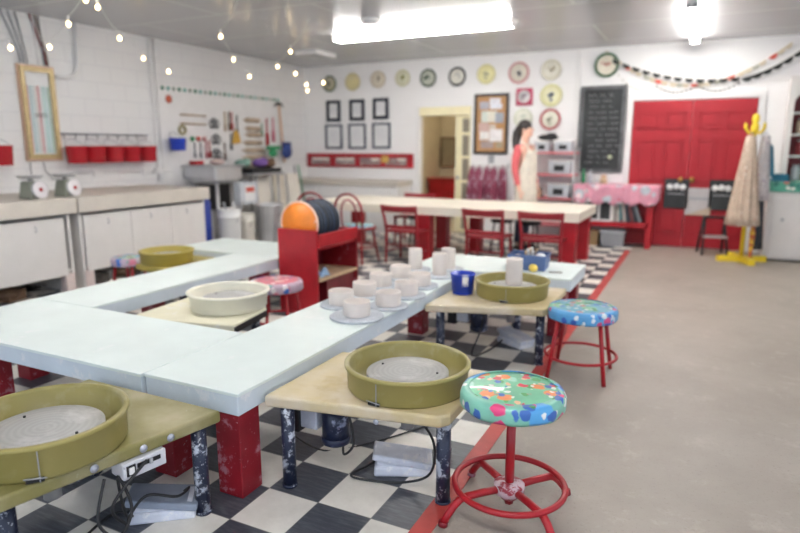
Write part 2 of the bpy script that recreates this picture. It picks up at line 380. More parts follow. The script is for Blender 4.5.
# red double doors
for k, (x0, x1, hx) in enumerate(((.345, 1.144, 1.06), (1.147, 1.945, 1.21))):
    dd = thing('door_%d' % (k + 1), '', 'door', ((x0 + x1) / 2, YB - .03, 0)); del dd['label']; del dd['category']; dd['kind'] = 'structure'
    w = (x1 - x0) / 2
    obj('door_leaf', G().bx(-w, w, 0, .03, .01, 2.125), DOORRED, dd, .004)
    for px in (-1, 1):
        for z0, z1 in ((.20, .80), (.97, 1.56), (1.72, 1.96)):
            cx = px * w * .45; q = w * .33
            pg = G().bx(cx - q, cx + q, -.012, 0, z0, z0 + .03).bx(cx - q, cx + q, -.012, 0, z1 - .03, z1).bx(cx - q, cx - q + .03, -.012, 0, z0, z1).bx(cx + q - .03, cx + q, -.012, 0, z0, z1).bx(cx - q + .055, cx + q - .055, -.010, 0, z0 + .055, z1 - .055)
            obj('door_panel', pg, DOORRED, dd, .004)
    kx = hx - (x0 + x1) / 2
    obj('door_knob', G().ball((kx, -.06, 1.0), .032).cyl((kx, -.06, 1.0), (kx, 0, 1.0), .012).lathe([(.035, 0), (.035, .006)], (kx, 0, 1.0), 20, ax='y'), mat('brass', (.6, .42, .12), .3, .9), dd)
struct('trim_4', G().bx(.265, .335, YB - .035, YB, 0, 2.22).bx(1.955, 2.025, YB - .035, YB, 0, 2.22).bx(.335, 1.955, YB - .035, YB, 2.14, 2.22), WHITE, .006)
struct('baseboard_back', G().bx(DX1 + .03, -.57, YB - .02, YB, 0, .10).bx(XL, DX0 - .11, YB - .02, YB, 0, .1).bx(-.43, .23, YB - .02, YB, 0, .1).bx(2.06, XR, YB - .02, YB, 0, .1), WHITE)

# ------------------------------------------------------------------ ceiling lights
def fixture(loc, rz, label, hw=.12, ty=.07):
    t = thing('fluorescent_light', label, 'light', loc, rz, 'fluorescent ceiling lights')
    obj('housing', G().prism([(-1.22, -hw * .75), (1.22, -hw * .75), (1.22, hw * .75), (-1.22, hw * .75)], -.025, 0, [(-1.22, -hw), (1.22, -hw), (1.22, hw), (-1.22, hw)]), WHITE, t)
    for y in (-ty, ty):
        tb = obj('tube', G().cyl((-1.19, y, -.062), (1.19, y, -.062), .019, n=14), TUBE, t)
        for e in (-1, 1): obj('end_cap', G().cyl((e * 1.188, y, -.062), (e * 1.215, y, -.062), .02, n=14), DULL, tb)
    for x in (-1.2, 1.2): obj('lamp_holder', G().bx(x - .012, x + .012, -ty - .025, ty + .025, -.085, 0), WHITE, t, .003)
    return t
fixture((-1.98, 5.36, ZC), 0, 'long twin-tube fluorescent light over the far white table, running side to side')
fixture((1.10, 6.38, ZC), PI / 2, 'long twin-tube fluorescent light in front of the red double doors', .055, .032)
fixture((1.10, 3.4, ZC), PI / 2, 'second twin-tube fluorescent light in line towards the camera', .055, .032)
fixture((-2.2, 1.2, ZC), 0, 'unseen twin-tube fluorescent light added over the near pale mint worktops')  # added out of view to light the near tabletops from above
fixture((1.3, -1.6, ZC), 0, 'unseen twin-tube fluorescent light added nearest the camera')  # added out of view for more overhead light in the near half
t = thing('ceiling_box', 'flat square white box fixed to the ceiling near the back left corner', 'fixture', (-4.25, 6.45, ZC))
obj('box_body', G().bx(-.20, .20, -.28, .28, -.07, 0), WHITE, t, .01); obj('grille', G().bx(-.16, .16, -.24, .24, -.078, -.07), GREY, t, .003)
t = thing('smoke_detector', 'round white smoke detector on the ceiling above the left end of the lit tubes', 'detector', (-2.25, 4.6, ZC))
obj('detector_body', G().lathe([(.11, 0), (.11, -.03), (.07, -.06), (0, -.065)], n=28), WHITE, t); obj('detector_ring', G().torus((0, 0, -.045), .085, .008), GREY, t)

# ------------------------------------------------------------------ strings of warm bulbs
def lights(label, pts, loc_up):
    a = Vector(pts[0]); t = thing('string_light', label, 'string light', tuple(a), 0, 'strings of warm bulbs under the ceiling')
    loc = [Vector(p) - a for p in pts]
    chain = []
    first = Vector(loc_up[0]) - a; last = Vector(loc_up[1]) - a
    seq = [first] + [p + Vector((0, 0, .07)) for p in loc] + [last]
    for i in range(len(seq) - 1):
        for k in range(8):
            u = k / 8; q = seq[i].lerp(seq[i + 1], u); q.z -= .05 * 4 * u * (1 - u) * min(1, (seq[i + 1] - seq[i]).length); chain.append(q)
    chain.append(seq[-1])
    obj('wire', G().tube(chain, .0025, 5), CABLE, t)
    for p in loc:
        s_ = obj('socket', G().cyl(p + Vector((0, 0, .03)), p + Vector((0, 0, .075)), .011, n=10), CABLE, t)
        obj('bulb', G().ball(p, (.019, .019, .024), 12, 8), BULB, t)
lights('string of warm bulbs nearest the camera, along the left wall by the gold frame', [(-4.724, 1.928, 2.400), (-4.643, 2.273, 2.450), (-4.125, 2.125, 2.600), (-3.720, 2.016, 2.750)], ((-5.52, 1.6, 2.6), (-2.7, 1.5, 2.918)))
lights('string of warm bulbs dropping along the left wall towards the tool board', [(-3.665, 2.089, 2.700), (-4.339, 2.868, 2.600), (-5.032, 3.787, 2.550), (-4.803, 3.957, 2.400)], ((-2.9, 1.6, 2.918), (-5.52, 4.75, 2.45)))
lights('string of warm bulbs above the tool board', [(-3.715, 3.721, 2.700), (-4.353, 4.659, 2.600), (-4.694, 5.380, 2.470)], ((-2.9, 3.1, 2.918), (-5.52, 6.4, 2.6)))
lights('string of warm bulbs dropping into the back left corner', [(-3.677, 4.999, 2.700), (-4.282, 5.508, 2.600), (-4.562, 6.334, 2.600), (-4.816, 6.996, 2.500), (-5.188, 7.562, 2.460), (-4.101, 6.423, 2.450)], ((-2.9, 4.3, 2.918), (-3.9, 7.93, 2.75)))

# ------------------------------------------------------------------ worktops
TZ = .48
def worktop(label, x0, x1, y0, y1, posts, seams=(), top=TOP, side=TOPSIDE, z=TZ, th=.10, group=None, pw=.13, pm=None, name='worktop_table', cat='table'):
    cx, cy = (x0 + x1) / 2, (y0 + y1) / 2
    t = thing(name, label, cat, (cx, cy, 0), 0, group)
    obj('tabletop', G().bx(x0 - cx, x1 - cx, y0 - cy, y1 - cy, z - .016, z), top, t, .003)
    obj('apron', G().bx(x0 - cx + .004, x1 - cx - .004, y0 - cy + .004, y1 - cy - .004, z - th, z - .016), side, t, .003)
    for px, py in posts:
        obj('leg', G().bx(px - cx - pw / 2, px - cx + pw / 2, py - cy - pw / 2, py - cy + pw / 2, 0, z - th), pm or REDDUST, t, .004)
    return t
worktop('long pale mint worktop on red posts carrying the clay pots', -.825, -.29, -.13, 2.70, [(-.365, -.055), (-.75, -.055), (-.62, 2.38), (-.7, 1.2)], group='pale mint worktops')
worktop('pale mint worktop across the near left, behind the nearest wheel', -2.58, -.83, -.145, .54, [(-2.09, -.06), (-2.48, .40)], group='pale mint worktops')
worktop('long pale mint worktop nearest the cabinets on the left', -2.58, -2.05, .545, 2.48, [(-2.48, 1.4), (-2.15, 2.3)], group='pale mint worktops')
worktop('pale mint worktop in front of the white buckets, beside the red disc rack', -3.36, -2.05, 2.485, 3.2, [(-3.25, 2.6), (-3.25, 3.1), (-2.15, 3.1)], group='pale mint worktops')
worktop('pale mint worktop across the middle holding the blue basket', -.82, .51, 2.705, 3.37, [(.40, 2.80), (.40, 3.27), (-.72, 3.27)], group='pale mint worktops')
t = worktop('long ivory table with thick top and red posts in front of the woman', -3.60, .12, 5.20, 6.45, [(.0, 5.30), (-.02, 6.33), (-1.84, 5.30), (-2.02, 6.33), (-1.5, 6.33), (-3.45, 5.32), (-3.45, 6.33)], top=FTOP, side=FTOP, z=.72, th=.11, pw=.165, pm=RED, name='long_table')

# ------------------------------------------------------------------ potter's wheels
def pan_profile(R, h, lip=.008):
    return [(0, 0), (R - .014, 0), (R - .006, .012), (R - .001, h - .02), (R + lip, h - .014), (R + lip, h - .003), (R + lip - .005, h), (R - .010, h), (R - .014, h - .012), (R - .020, .014), (0, .014)]
def wheel(label, pc, poly, R, tm, pm, legs, headr=.172, h=.118, tz=.425, slot=None, cat="pottery wheel", heads=HEAD, motor=None, lip=.008, hz=.07):
    t = thing('pottery_wheel', label, cat, (pc[0], pc[1], 0), 0, "pottery wheels at the worktops")
    L = lambda q: (q[0] - pc[0], q[1] - pc[1])
    pl = [L(q) for q in poly]
    cx = sum(q[0] for q in pl) / len(pl); cy = sum(q[1] for q in pl) / len(pl)
    inn = [(cx + (x - cx) * .965, cy + (y - cy) * .965) for x, y in pl]
    obj('wheel_table', G().prism(pl, tz - .052, tz), tm, t, .012, seg=3)
    p = obj('splash_pan', G().lathe(pan_profile(R, h, lip), (0, 0, tz), 72), pm, t)
    if slot is not None:
        for a in (slot,):
            obj('seam', G().bx(-.0015, .0015, -.002, .002, .002, h - .004), GREY, p, loc=((R + .0005) * cos(a), (R + .0005) * sin(a), tz)).rotation_euler = (0, 0, a + PI / 2)
            obj('latch', G().bx(-.040, .012, -.002, .004, .003, .017), BLACK, p, loc=((R - .002) * cos(a), (R - .002) * sin(a), tz)).rotation_euler = (0, 0, a + PI / 2)
            obj('latch_wire', G().cyl((-.045, -.006, .022), (.02, -.006, .015), .0025, n=8), DULL, p, loc=((R - .002) * cos(a), (R - .002) * sin(a), tz)).rotation_euler = (0, 0, a + PI / 2)
    hd = obj('wheel_head', G().lathe([(0, .045), (headr, .045), (headr + .003, .05), (headr + .003, hz - .003), (headr, hz), (headr * .5, hz + .0005), (0, hz + .0005)], (0, 0, 0), 64), heads, t, loc=(0, 0, tz))
    for sgn in (-1, 1): obj('bat_pin', G().cyl((sgn * headr * .75, .02, hz), (sgn * headr * .75, .02, hz + .006), .005, n=10), BLACK, hd)
    obj('shaft', G().cyl((0, 0, tz - .2), (0, 0, tz + .046), .03), DULL, t)
    for q in legs:
        x, y = L(q)
        obj('leg', G().cyl((x, y, .012), (x, y, tz - .05), .030, n=24).cyl((x, y, 0), (x, y, .014), .034, n=24), LEG, t)
    mx, my = L(motor) if motor else (-.12, .1)
    mg = G().cyl((mx, my, .17), (mx, my, .34), .062, n=28).lathe([(.05, .155), (.066, .165), (.066, .19), (.06, .195)], (mx, my, 0), 28)
    obj('motor', mg, LEGD, t)
    obj('motor_bracket', G().bx(mx - .16, mx - .07, my - .05, my + .05, .22, .37).bx(mx - .1, mx + .1, my - .06, my + .06, .345, .375), PEDAL, t, .006)
    obj('drive_box', G().bx(mx - .22, mx - .155, my - .07, my + .06, .2, .36), BLACK, t, .006)
    return t
w1 = wheel('nearest potter wheel at lower left with shade-darkened olive table and empty mustard pan', (-.682, -.688), [(-.332, -.185), (-.50, -.99), (-1.12, -.99), (-1.12, -.185)], .272, WT1, PAN,
      [(-.385, -.262), (-.60, -.90), (-1.06, -.90), (-1.06, -.25)], slot=math.atan2(-.155, .20), motor=(-.85, -.5), headr=.192, h=.126)
w2 = wheel('potter wheel beside the green stool, with cream table and empty mustard pan', (.232, .388), [(-.272, .010), (.490, .150), (.515, .19), (.515, .72), (-.272, .655)], .272, WT2, PAN,
      [(-.187, .060), (.470, .235), (.31, .655)], slot=-PI / 2 - .05, motor=(-.05, .23), headr=.180)
w3 = wheel('potter wheel with a white cylinder on its head and blue cup on its table', (.180, 2.238), [(-.272, 1.715), (.475, 1.945), (.495, 1.98), (.495, 2.62), (-.272, 2.60)], .258, WT2, PAN,
      [(-.19, 1.80), (.435, 2.06), (.15, 2.52)], slot=-PI / 2 + .12, motor=(-.03, 2.15), headr=.178)
w4 = wheel('yellow mustard potter wheel in front of the white cabinets on the far left', (-3.03, 2.08), [(-3.22, 1.88), (-2.60, 1.80), (-2.60, 2.47), (-3.22, 2.47)], .235, PANY, PANY,
      [(-3.13, 1.97), (-2.68, 1.90), (-2.68, 2.38), (-3.13, 2.38)], motor=(-2.8, 1.9), slot=None)
w5 = wheel('potter wheel with a cream white tub on its pale table, inside the worktops', (-1.42, 1.095), [(-1.82, .60), (-1.095, .765), (-1.172, 1.17), (-1.36, 1.38), (-1.88, 1.34)], .252, WT3, PANW,
      [(-1.74, .70), (-1.17, .83), (-1.36, 1.28), (-1.8, 1.26)], motor=(-1.5, 1.0), lip=.016, slot=None)
obj('edge_band', G().prism([(x - w5.location.x + (.004 if x > -1.5 else 0), y - w5.location.y + (.003 if y > .7 else -.001)) for x, y in [(-1.095, .765), (-1.172, 1.17), (-1.36, 1.38), (-1.42, 1.32), (-1.25, 1.15), (-1.17, .79)]], .374, .412), BLACK, w5)
# controller box under the near wheel
def local(o, g): return g
cx, cy = w1.location.x, w1.location.y
e0 = Vector((-.50, -.99)); e1 = Vector((-.332, -.185)); ed = (e1 - e0).normalized(); nrm = Vector((ed.y, -ed.x)); ang = math.atan2(ed.y, ed.x)
q = e0.lerp(e1, .585) + nrm * .010 - Vector((cx, cy))
cb = obj('control_box', G().box((0, .04, 0), (.165, .09, .062)), mat('white_speckled_metal', (.66, .66, .70), .5, spots=[((.2, .2, .24), 70, .64)]), w1, .004, loc=(q.x, q.y, .342)); cb.rotation_euler = (0, 0, ang)
obj('power_switch', G().box((-.054, -.006, 0), (.034, .004, .040)), BLACK, cb, .001); obj('rocker', G().box((-.054, -.010, 0), (.020, .006, .026)), WHITE, cb, .002)
obj('slider_slot', G().box((.014, -.006, .008), (.09, .003, .016)), BLACK, cb); obj('slider_knob', G().box((.02, -.010, .008), (.012, .008, .02)), GREY, cb, .001)
for s_ in (-.42, .30, .74):
    q = e0.lerp(e1, .5 + s_ * .3) + nrm * .003 - Vector((cx, cy))
    obj('bolt', G().lathe([(0, .008), (.008, .008), (.009, .002), (.015, .002), (.015, 0)], n=14, ax='y'), mat('zinc_bolt', (.5, .52, .6), .4, .6) if s_ < -.2 else bpy.data.materials['zinc_bolt'], w1, loc=(q.x, q.y, .398)).rotation_euler = (0, 0, ang)
obj('bolt', G().lathe([(0, .006), (.008, .006), (.012, .002), (.012, 0)], n=14, ax='y'), bpy.data.materials['zinc_bolt'], w2, loc=(.02, -.335, .395))

def pedal(label, a, rz, cordpts, group='foot pedals on the floor', lid=True):
    t = thing('foot_pedal', label, 'pedal', a, rz, group)
    obj('pedal_base', G().prism([(-.13, -.075), (.13, -.075), (.13, .075), (-.13, .075)], 0, .05, [(-.125, -.07), (.125, -.07), (.125, .07), (-.125, .07)]), PEDAL, t, .012)
    o = obj('treadle', G().prism([(-.135, -.07), (.14, -.08), (.14, .08), (-.135, .07)], -.018, .014), PEDAL if not lid else PEDALTOP, t, .008, loc=(0, 0, .074)); o.rotation_euler = (0, .17, 0)
    obj('treadle_side', G().prism([(-.12, -.06), (.12, -.065), (.12, .065), (-.12, .06)], 0, .045), PEDAL, t, .01, loc=(0, 0, .036)).rotation_euler = (0, .1, 0)
    m = Matrix.Rotation(-rz, 3, 'Z')
    pts = [m @ (Vector(p) - Vector(a)) for p in cordpts]
    out = []
    for i in range(len(pts) - 1):
        p0 = pts[max(i - 1, 0)]; p1 = pts[i]; p2 = pts[i + 1]; p3 = pts[min(i + 2, len(pts) - 1)]
        for k in range(8):
            u = k / 8
            out.append(.5 * ((2 * p1) + (p2 - p0) * u + (2 * p0 - 5 * p1 + 4 * p2 - p3) * u * u + (3 * p1 - p0 - 3 * p2 + p3) * u ** 3))
    out.append(pts[-1])
    obj('cord', G().tube(out, .0055, 8), RUBBER, t)
    return t
pedal('clay caked grey foot pedal under the nearest olive wheel', (-.525, -.335, 0), math.radians(38), [(-.38, -.52, .36), (-.40, -.66, .25), (-.44, -.58, .12), (-.50, -.52, .10), (-.47, -.46, .16), (-.42, -.36, .115), (-.46, -.26, .09), (-.50, -.30, .05)])
pedal('white clay covered foot pedal under the wheel beside the green stool', (.200, .40, 0), math.radians(25), [(.36, .22, .37), (.42, .25, .25), (.40, .26, .10), (.27, .27, .02), (.12, .24, .006), (.03, .22, .02), (.05, .35, .01), (.09, .45, .03)], lid=False)
pedal('tilted pale foot pedal under the wheel holding the white cylinder', (.17, 2.42, 0), math.radians(-30), [(.02, 2.15, .36), (.03, 2.0, .2), (-.02, 1.98, .02), (.05, 2.2, .01), (.08, 2.40, .03)], lid=False)
def loose_cord(label, pts, r=.0055):
    t = G(); out = []; pts = [Vector(p) for p in pts]
    for i in range(len(pts) - 1):
        p0 = pts[max(i - 1, 0)]; p1 = pts[i]; p2 = pts[i + 1]; p3 = pts[min(i + 2, len(pts) - 1)]
        for k in range(8):
            u = k / 8
            out.append(.5 * ((2 * p1) + (p2 - p0) * u + (2 * p0 - 5 * p1 + 4 * p2 - p3) * u * u + (3 * p1 - p0 - 3 * p2 + p3) * u ** 3))
    out.append(pts[-1]); a = out[0].copy()
    return tag(obj('power_cord', t.tube([p - a for p in out], r, 8), RUBBER, loc=tuple(a)), label, 'cord')
loose_cord('black power cord looping down from the near white control box to the floor', [(-.43, -.66, .345), (-.40, -.72, .22), (-.38, -.66, .14), (-.40, -.585, .20), (-.44, -.60, .32), (-.52, -.52, .1), (-.62, -.40, .006), (-.70, -.45, .006), (-.66, -.62, .006)])
loose_cord('grey bent cord hanging below the middle wheel table', [(.10, .10, .37), (.09, .15, .22), (.02, .18, .14), (-.05, .30, .16), (-.08, .4, .25), (-.1, .45, .36)])
loose_cord('thin dark cord lying on the tiles behind the middle wheel leg', [(-.24, .10, .33), (-.30, .20, .18), (-.22, .38, .006), (-.05, .55, .006), (.1, .8, .006), (.2, 1.0, .006)], .004)

# ------------------------------------------------------------------ stools
def seat_parts(t, R, z, top, skirt, th=.06):
    s_ = obj('seat', G().lathe([(0, 0), (R - .012, 0), (R, .012), (R + .002, th - .018), (R - .008, th - .004), (R - .022, th), (R * .5, th + .005), (0, th + .006)], (0, 0, z - th), 56), top, t)
    obj('seat_skirt', G().lathe([(R + .001, -.012), (R + .0045, .0), (R + .005, th - .02), (R - .002, th - .003), (R - .028, th + .004)], (0, 0, z - th), 72, fold=lambda a, k: 1 + .014 * sin(a * 9) * (1 - k) + .006 * sin(a * 23 + 1) * (1 - k), cap=False), skirt, t, thick=.003)
# pedestal stool
t = thing('swivel_stool', 'green butterfly print stool with red screw pedestal and foot ring, nearest the camera', 'stool', (.735, .300, 0), math.radians(0))
seat_parts(t, .2, .535, GREENTOP, GREENSK, .055)
obj('edge_piping', G().torus((0, 0, .5285), .190, .0065, 60, 8), mat('sky_blue_piping', (.12, .42, .78), .4), t)
obj('seat_plate', G().lathe([(.10, .462), (.10, .478), (.03, .478)], n=32), REDDUST, t)
obj('screw_pole', G().cyl((0, 0, .05), (0, 0, .47), .0185, n=20), RED, t)
obj('hub', G().lathe([(.0, .062), (.035, .062), (.05, .082), (.062, .087), (.062, .122), (.03, .132), (.018, .132)], n=32), HUBM, t)
obj('hub_nut', G().lathe([(0, .035), (.018, .035), (.02, .065)], n=6), REDDUST, t)
obj('foot_ring', G().torus((0, 0, .122), .222, .0125, 64, 12), RED, t)
for a in (50, 140, 227, 322):
    a = math.radians(a); c_, s_ = cos(a), sin(a)
    P_ = [(r * c_, r * s_, z) for r, z in ((.045, .105), (.12, .107), (.20, .105), (.222, .099), (.246, .08), (.275, .045), (.298, .010))]
    lg = obj('leg', G().tube(P_, .0155, 14), RED, t)
    obj('foot_cap', G().cyl((.298 * c_, .298 * s_, 0), (.294 * c_, .294 * s_, .02), .019, n=14), REDDUST, lg)
def legstool(label, loc, rz, R, z, top, skirt, dl, ringz, legm=RED):
    t = thing('stool', label, 'stool', loc, rz)
    seat_parts(t, R, z, top, skirt)
    for k in range(4):
        a = PI / 4 + k * PI / 2
        obj('leg', G().tube([(dl * cos(a), dl * sin(a), 0), (dl * .72 * cos(a), dl * .72 * sin(a), z - .055)], .0135, 12), legm, t)
    u = ringz / (z - .055); rr = dl * (1 - u * .28)
    obj('ring_brace', G().torus((0, 0, ringz), rr, .010, 48, 10), legm, t)
    return t
legstool('blue floral stool with four red legs on the concrete, beside the middle worktop', (.715, 2.02, 0), .02, .212, .455, BLUETOP, BLUERIM, .25, .135)
legstool('pink floral topped stool with red legs beside the red disc rack', (-1.575, 1.80, 0), .3, .2, .45, PINKTOP, PURPSK, .22, .15)
legstool('small blue floral stool with red legs behind the yellow mustard wheel', (-3.50, 2.05, 0), .25, .155, .44, BLUETOP, PURPSK, .17, .15)

# ------------------------------------------------------------------ pottery on the worktop
def pot(label, x, y, R, h, z, group):
    t = thing('clay_pot', label, 'pot', (x, y, z), 0, group)
    obj('pot_wall', G().lathe([(0, 0), (R * .97, 0), (R, .008), (R * 1.0, h - .006), (R * .985, h), (R * .93, h), (R * .91, h - .006), (R * .90, h * .35 if h < .12 else h - .03), (0, h * .34 if h < .12 else h - .032)], n=44), CLAY, t)
def bat(label, x, y, R, z):
    tag(obj('bat', G().lathe([(0, 0), (R - .004, 0), (R, .003), (R, .011), (R - .004, .014), (0, .014)], n=56), BAT, loc=(x, y, z)), label, 'bat', 'grey throwing bats under the clay pots')
row = ['nearest', 'second nearest', 'third', 'farthest']
low = [(-.655, 1.270), (-.640, 1.545), (-.675, 1.845), (-.672, 2.165)], [(-.430, 1.080), (-.372, 1.375), (-.392, 1.68), (-.43, 1.98)]
for c_, (cn, br) in enumerate((('left', .134), ('right', .134))):
    for k, (x, y) in enumerate(low[c_]):
        R_ = .160 if (c_ == 1 and k == 0) else .127 if (c_ == 1 and k == 1) else br
        bat('round grey bat under the %s squat pot in the %s row' % (row[k], cn), x, y, R_, TZ)
        pot('squat white clay pot on a grey bat, %s in the %s row' % (row[k], cn), x, y, .080, .086, TZ + .014, 'squat white clay pots')
for nm, x, y, h in (('leftmost of the three, beside the squat pots', -.705, 2.505, .165), ('front right of the three', -.436, 2.37, .17), ('rear right of the three', -.470, 2.64, .165)):
    bat('grey bat under the tall cylinder %s' % nm, x, y, .128, TZ); pot('tall white clay cylinder on the worktop, %s' % nm, x, y, .056, h, TZ + .014, 'tall white clay cylinders')
pot('tall white clay cylinder standing on the wheel head inside the pan', .180, 2.285, .060, .19, .425 + .0705, 'tall white clay cylinders')
t = thing('blue_tub', 'cobalt blue plastic tub with white glaze drips on the wheel table', 'tub', (-.158, 2.14, .425)); t.scale = (1.1, 1.1, 1.1)
obj('tub_wall', G().lathe([(0, 0), (.066, 0), (.068, .006), (.079, .125), (.083, .127), (.083, .137), (.077, .137), (.073, .02), (0, .018)], n=40), BLUE, t)
obj('glaze_drip', G().grid(lambda u, v: ((.0805 + .002 - .012 * (1 - v) ** 1) * cos(-1.25 + .5 * u), (.0805 + .002 - .012 * (1 - v)) * sin(-1.25 + .5 * u), .03 + .03 * sin(u * 7) ** 2 * (1 - v) + (.108 - 0) * v), 10, 8), PAPER, t, thick=.002)
obj('water', G().lathe([(0, .11), (.0765, .11)], n=32), mat('cloudy_water', (.5, .55, .7), .15), t)
# basket of tools
t = thing('tool_basket', 'slate blue plastic basket filled with clay tools on the middle worktop', 'basket', (.110, 2.99, TZ), .05)
bk = G().prism([(-.14, -.095), (.14, -.095), (.14, .095), (-.14, .095)], 0, .006)
o_, i_ = [(-.14, -.095), (.14, -.095), (.14, .095), (-.14, .095)], [(-.155, -.11), (.155, -.11), (.155, .11), (-.155, .11)]
for k in range(4):
    a, b_ = o_[k], o_[(k + 1) % 4]; c_, d_ = i_[k], i_[(k + 1) % 4]
    bk.add([(*a, 0), (*b_, 0), (*d_, .12), (*c_, .12)], [(0, 1, 2, 3)])
obj('basket_wall', bk, BLUEB, t, thick=.006)
obj('basket_rim', G().tube([(*p, .12) for p in i_], .008, 8, True), BLUEB, t)
for k in range(9):
    a = random.uniform(0, 6.28); r = random.uniform(0, .055)
    p0 = Vector((r * 1.8 * cos(a), r * sin(a), .014)); p1 = p0 + Vector((random.uniform(-.045, .045), random.uniform(-.03, .03), random.uniform(.13, .18)))
    p1.x = max(-.12, min(.12, p1.x)); 
    nm, lb, mm = [('wooden_tool', 'wooden modelling tool standing in the blue basket', WOOD), ('metal_tool', 'metal trimming tool standing in the blue basket', STEEL), ('brush', 'dark handled brush standing in the blue basket', BROWN)][k % 3]
    o = tag(obj(nm, G().tube([(0, 0, 0), (p1 - p0) * .75, p1 - p0], [.006, .006, .014], 8), mm, loc=tuple(Vector(t.location) + p0)), lb, 'tool', 'clay tools in the blue basket: ' + nm.replace('_', ' ') + 's')
for k, (x, y, z, r, mm, lb) in enumerate(((-.09, -.03, .085, .042, WOOD, 'tan sponge at the left end of the blue basket'), (.01, .01, .10, .046, GREY, 'grey sponge in the middle of the blue basket'), (.09, .02, .095, .045, PAPER, 'white sponge at the right end of the blue basket'))):
    tag(obj('sponge', G().ball((0, 0, 0), (r, r * .8, r * .8)), mm, loc=(t.location.x + x, t.location.y + y, TZ + z)), lb, 'sponge')
tag(obj('sponge', G().ball((0, 0, 0), (.038, .022, .032), 20, 12), SPONGE, loc=(.18, 2.85, TZ + .033)), 'round yellow sponge leaning on the front of the blue basket', 'sponge')
o = tag(obj('needle_tool', G().cyl((0, 0, 0), (.1, .03, 0), .004, n=8), BROWN, loc=(.30, 2.88, TZ + .005)), 'thin brown tool lying right of the blue basket', 'tool')

# ------------------------------------------------------------------ red disc rack
t = thing('disc_rack', 'red wooden rack holding upright throwing discs beside the worktops', 'rack', (-1.83, 2.80, 0))
y0, y1, w = -.36, .36, .205
obj('end_panel', G().bx(-w, w, y0, y0 + .03, 0, .755), RED, t, .004)
obj('end_panel', G().bx(-w, w, y1 - .03, y1, 0, .70), REDDUST, t, .004)
for s_ in (-1, 1): obj('side_rail', G().bx(s_ * w - .012, s_ * w + .012, y0 + .03, y1 - .03, .60, .715), RED, t, .004)
obj('cradle_board', G().bx(-w + .015, w - .015, y0 + .03, y1 - .03, .57, .585), RED, t)
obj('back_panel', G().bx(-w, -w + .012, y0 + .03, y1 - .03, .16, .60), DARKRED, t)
obj('shelf', G().bx(-w, w + .01, y0 + .03, y1 - .03, .29, .315), WOOD, t, .003)
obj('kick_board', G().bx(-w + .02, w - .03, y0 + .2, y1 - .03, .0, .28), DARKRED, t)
for k in range(8):
    R_ = .195
    y = y0 + .065 + k * .048
    d = thing('throwing_disc', ['orange disc with peach rim standing at the front of the red rack', 'first charcoal disc behind the orange disc in the rack', 'second charcoal disc behind the orange disc in the rack', 'third charcoal disc behind the orange disc in the rack', 'fourth charcoal disc behind the orange disc in the rack', 'fifth charcoal disc behind the orange disc in the rack', 'sixth charcoal disc behind the orange disc in the rack', 'rearmost charcoal disc in the red rack'][k], 'disc', (t.location.x - (.0 if k else .01), t.location.y + y, .795 if k else .80), 0, 'upright discs in the red rack')
    if k == 0:
        obj('disc_face', G().lathe([(0, -.006), (.188, -.006), (.188, .006), (0, .006)], n=56, ax='y'), ORANGE, d)
        obj('disc_rim', G().torus((0, 0, 0), .193, .010, 56, 8, 'y'), PINKRIM, d)
    else:
        obj('disc_face', G().lathe([(0, -.008), (R_ - .002, -.008), (R_, -.005), (R_, .005), (R_ - .002, .008), (0, .008)], n=56, ax='y'), DISC if k % 3 else DISCB, d)
        obj('disc_rim', G().torus((0, 0, 0), R_ - .001, .0075, 56, 8, 'y'), DISCB if k % 3 else DISC, d)
tag(obj('rag', G().grid(lambda u, v: (.09 * (u - .5) + .01 * sin(v * 9), .16 * (v - .5), .075 * sin(PI * u) * (.6 + .4 * sin(v * 8 + u * 3))), 14, 14), LBLUE, loc=(-1.70, 2.62, .318), thick=.004), 'crumpled light blue rag on the shelf of the red rack', 'rag')

# ------------------------------------------------------------------ chairs at the long table
def chair(label):
    t = thing('dining_chair', label, 'chair', (0, 0, 0), 0, 'red chairs along the front of the long table')
    H = .75
    for s_ in (-1, 1):
        obj('rear_post', G().tube([(s_ * .20, 0, 0), (s_ * .195, .01, .22), (s_ * .195, .01, .42), (s_ * .205, -.03, .6), (s_ * .222, -.075, H)], [.014, .017, .019, .016, .014], 10), REDCHAIR, t)
        obj('front_leg', G().tube([(s_ * .19, .37, 0), (s_ * .185, .36, .40)], [.013, .018], 10), REDCHAIR, t)
        obj('side_stretcher', G().cyl((s_ * .196, .01, .15), (s_ * .187, .36, .15), .010, n=8), REDCHAIR, t)
    obj('seat', G().prism([(-.20, -.01), (.20, -.01), (.215, .38), (-.215, .38)], .40, .43), REDCHAIR, t, .01)
    obj('top_rail', G().grid(lambda u, v: (-.228 + .456 * u, -.072 - .035 * sin(PI * u) + .02 * (1 - v), .67 + .085 * v - .012 * sin(PI * u) * v), 16, 3), REDCHAIR, t, thick=.018)
    obj('lower_rail', G().grid(lambda u, v: (-.2 + .4 * u, -.0 - .02 * sin(PI * u), .455 + .04 * v), 12, 2), REDCHAIR, t, thick=.016)
    obj('stretcher', G().cyl((-.197, .01, .24), (.197, .01, .24), .010, n=8), REDCHAIR, t)
    return t
c0 = chair('red wooden chair at the front right of the long table, beside its corner post'); c0.location = (-.25, 4.93, 0); c0.rotation_euler = (0, 0, .02); c0.scale = (1.13, 1, 1)
dup(c0, (-.925, 4.93, 0), -.03, 'red wooden chair at the middle front of the long table, its back in view')
dup(c0, (-2.02, 4.93, 0), -.06, 'red wooden chair at the left front of the long table, turned slightly')
dup(c0, (-2.62, 6.75, 0), PI, 'red chair on the far side of the long table at its left end', 'red chairs on the far side of the long table')
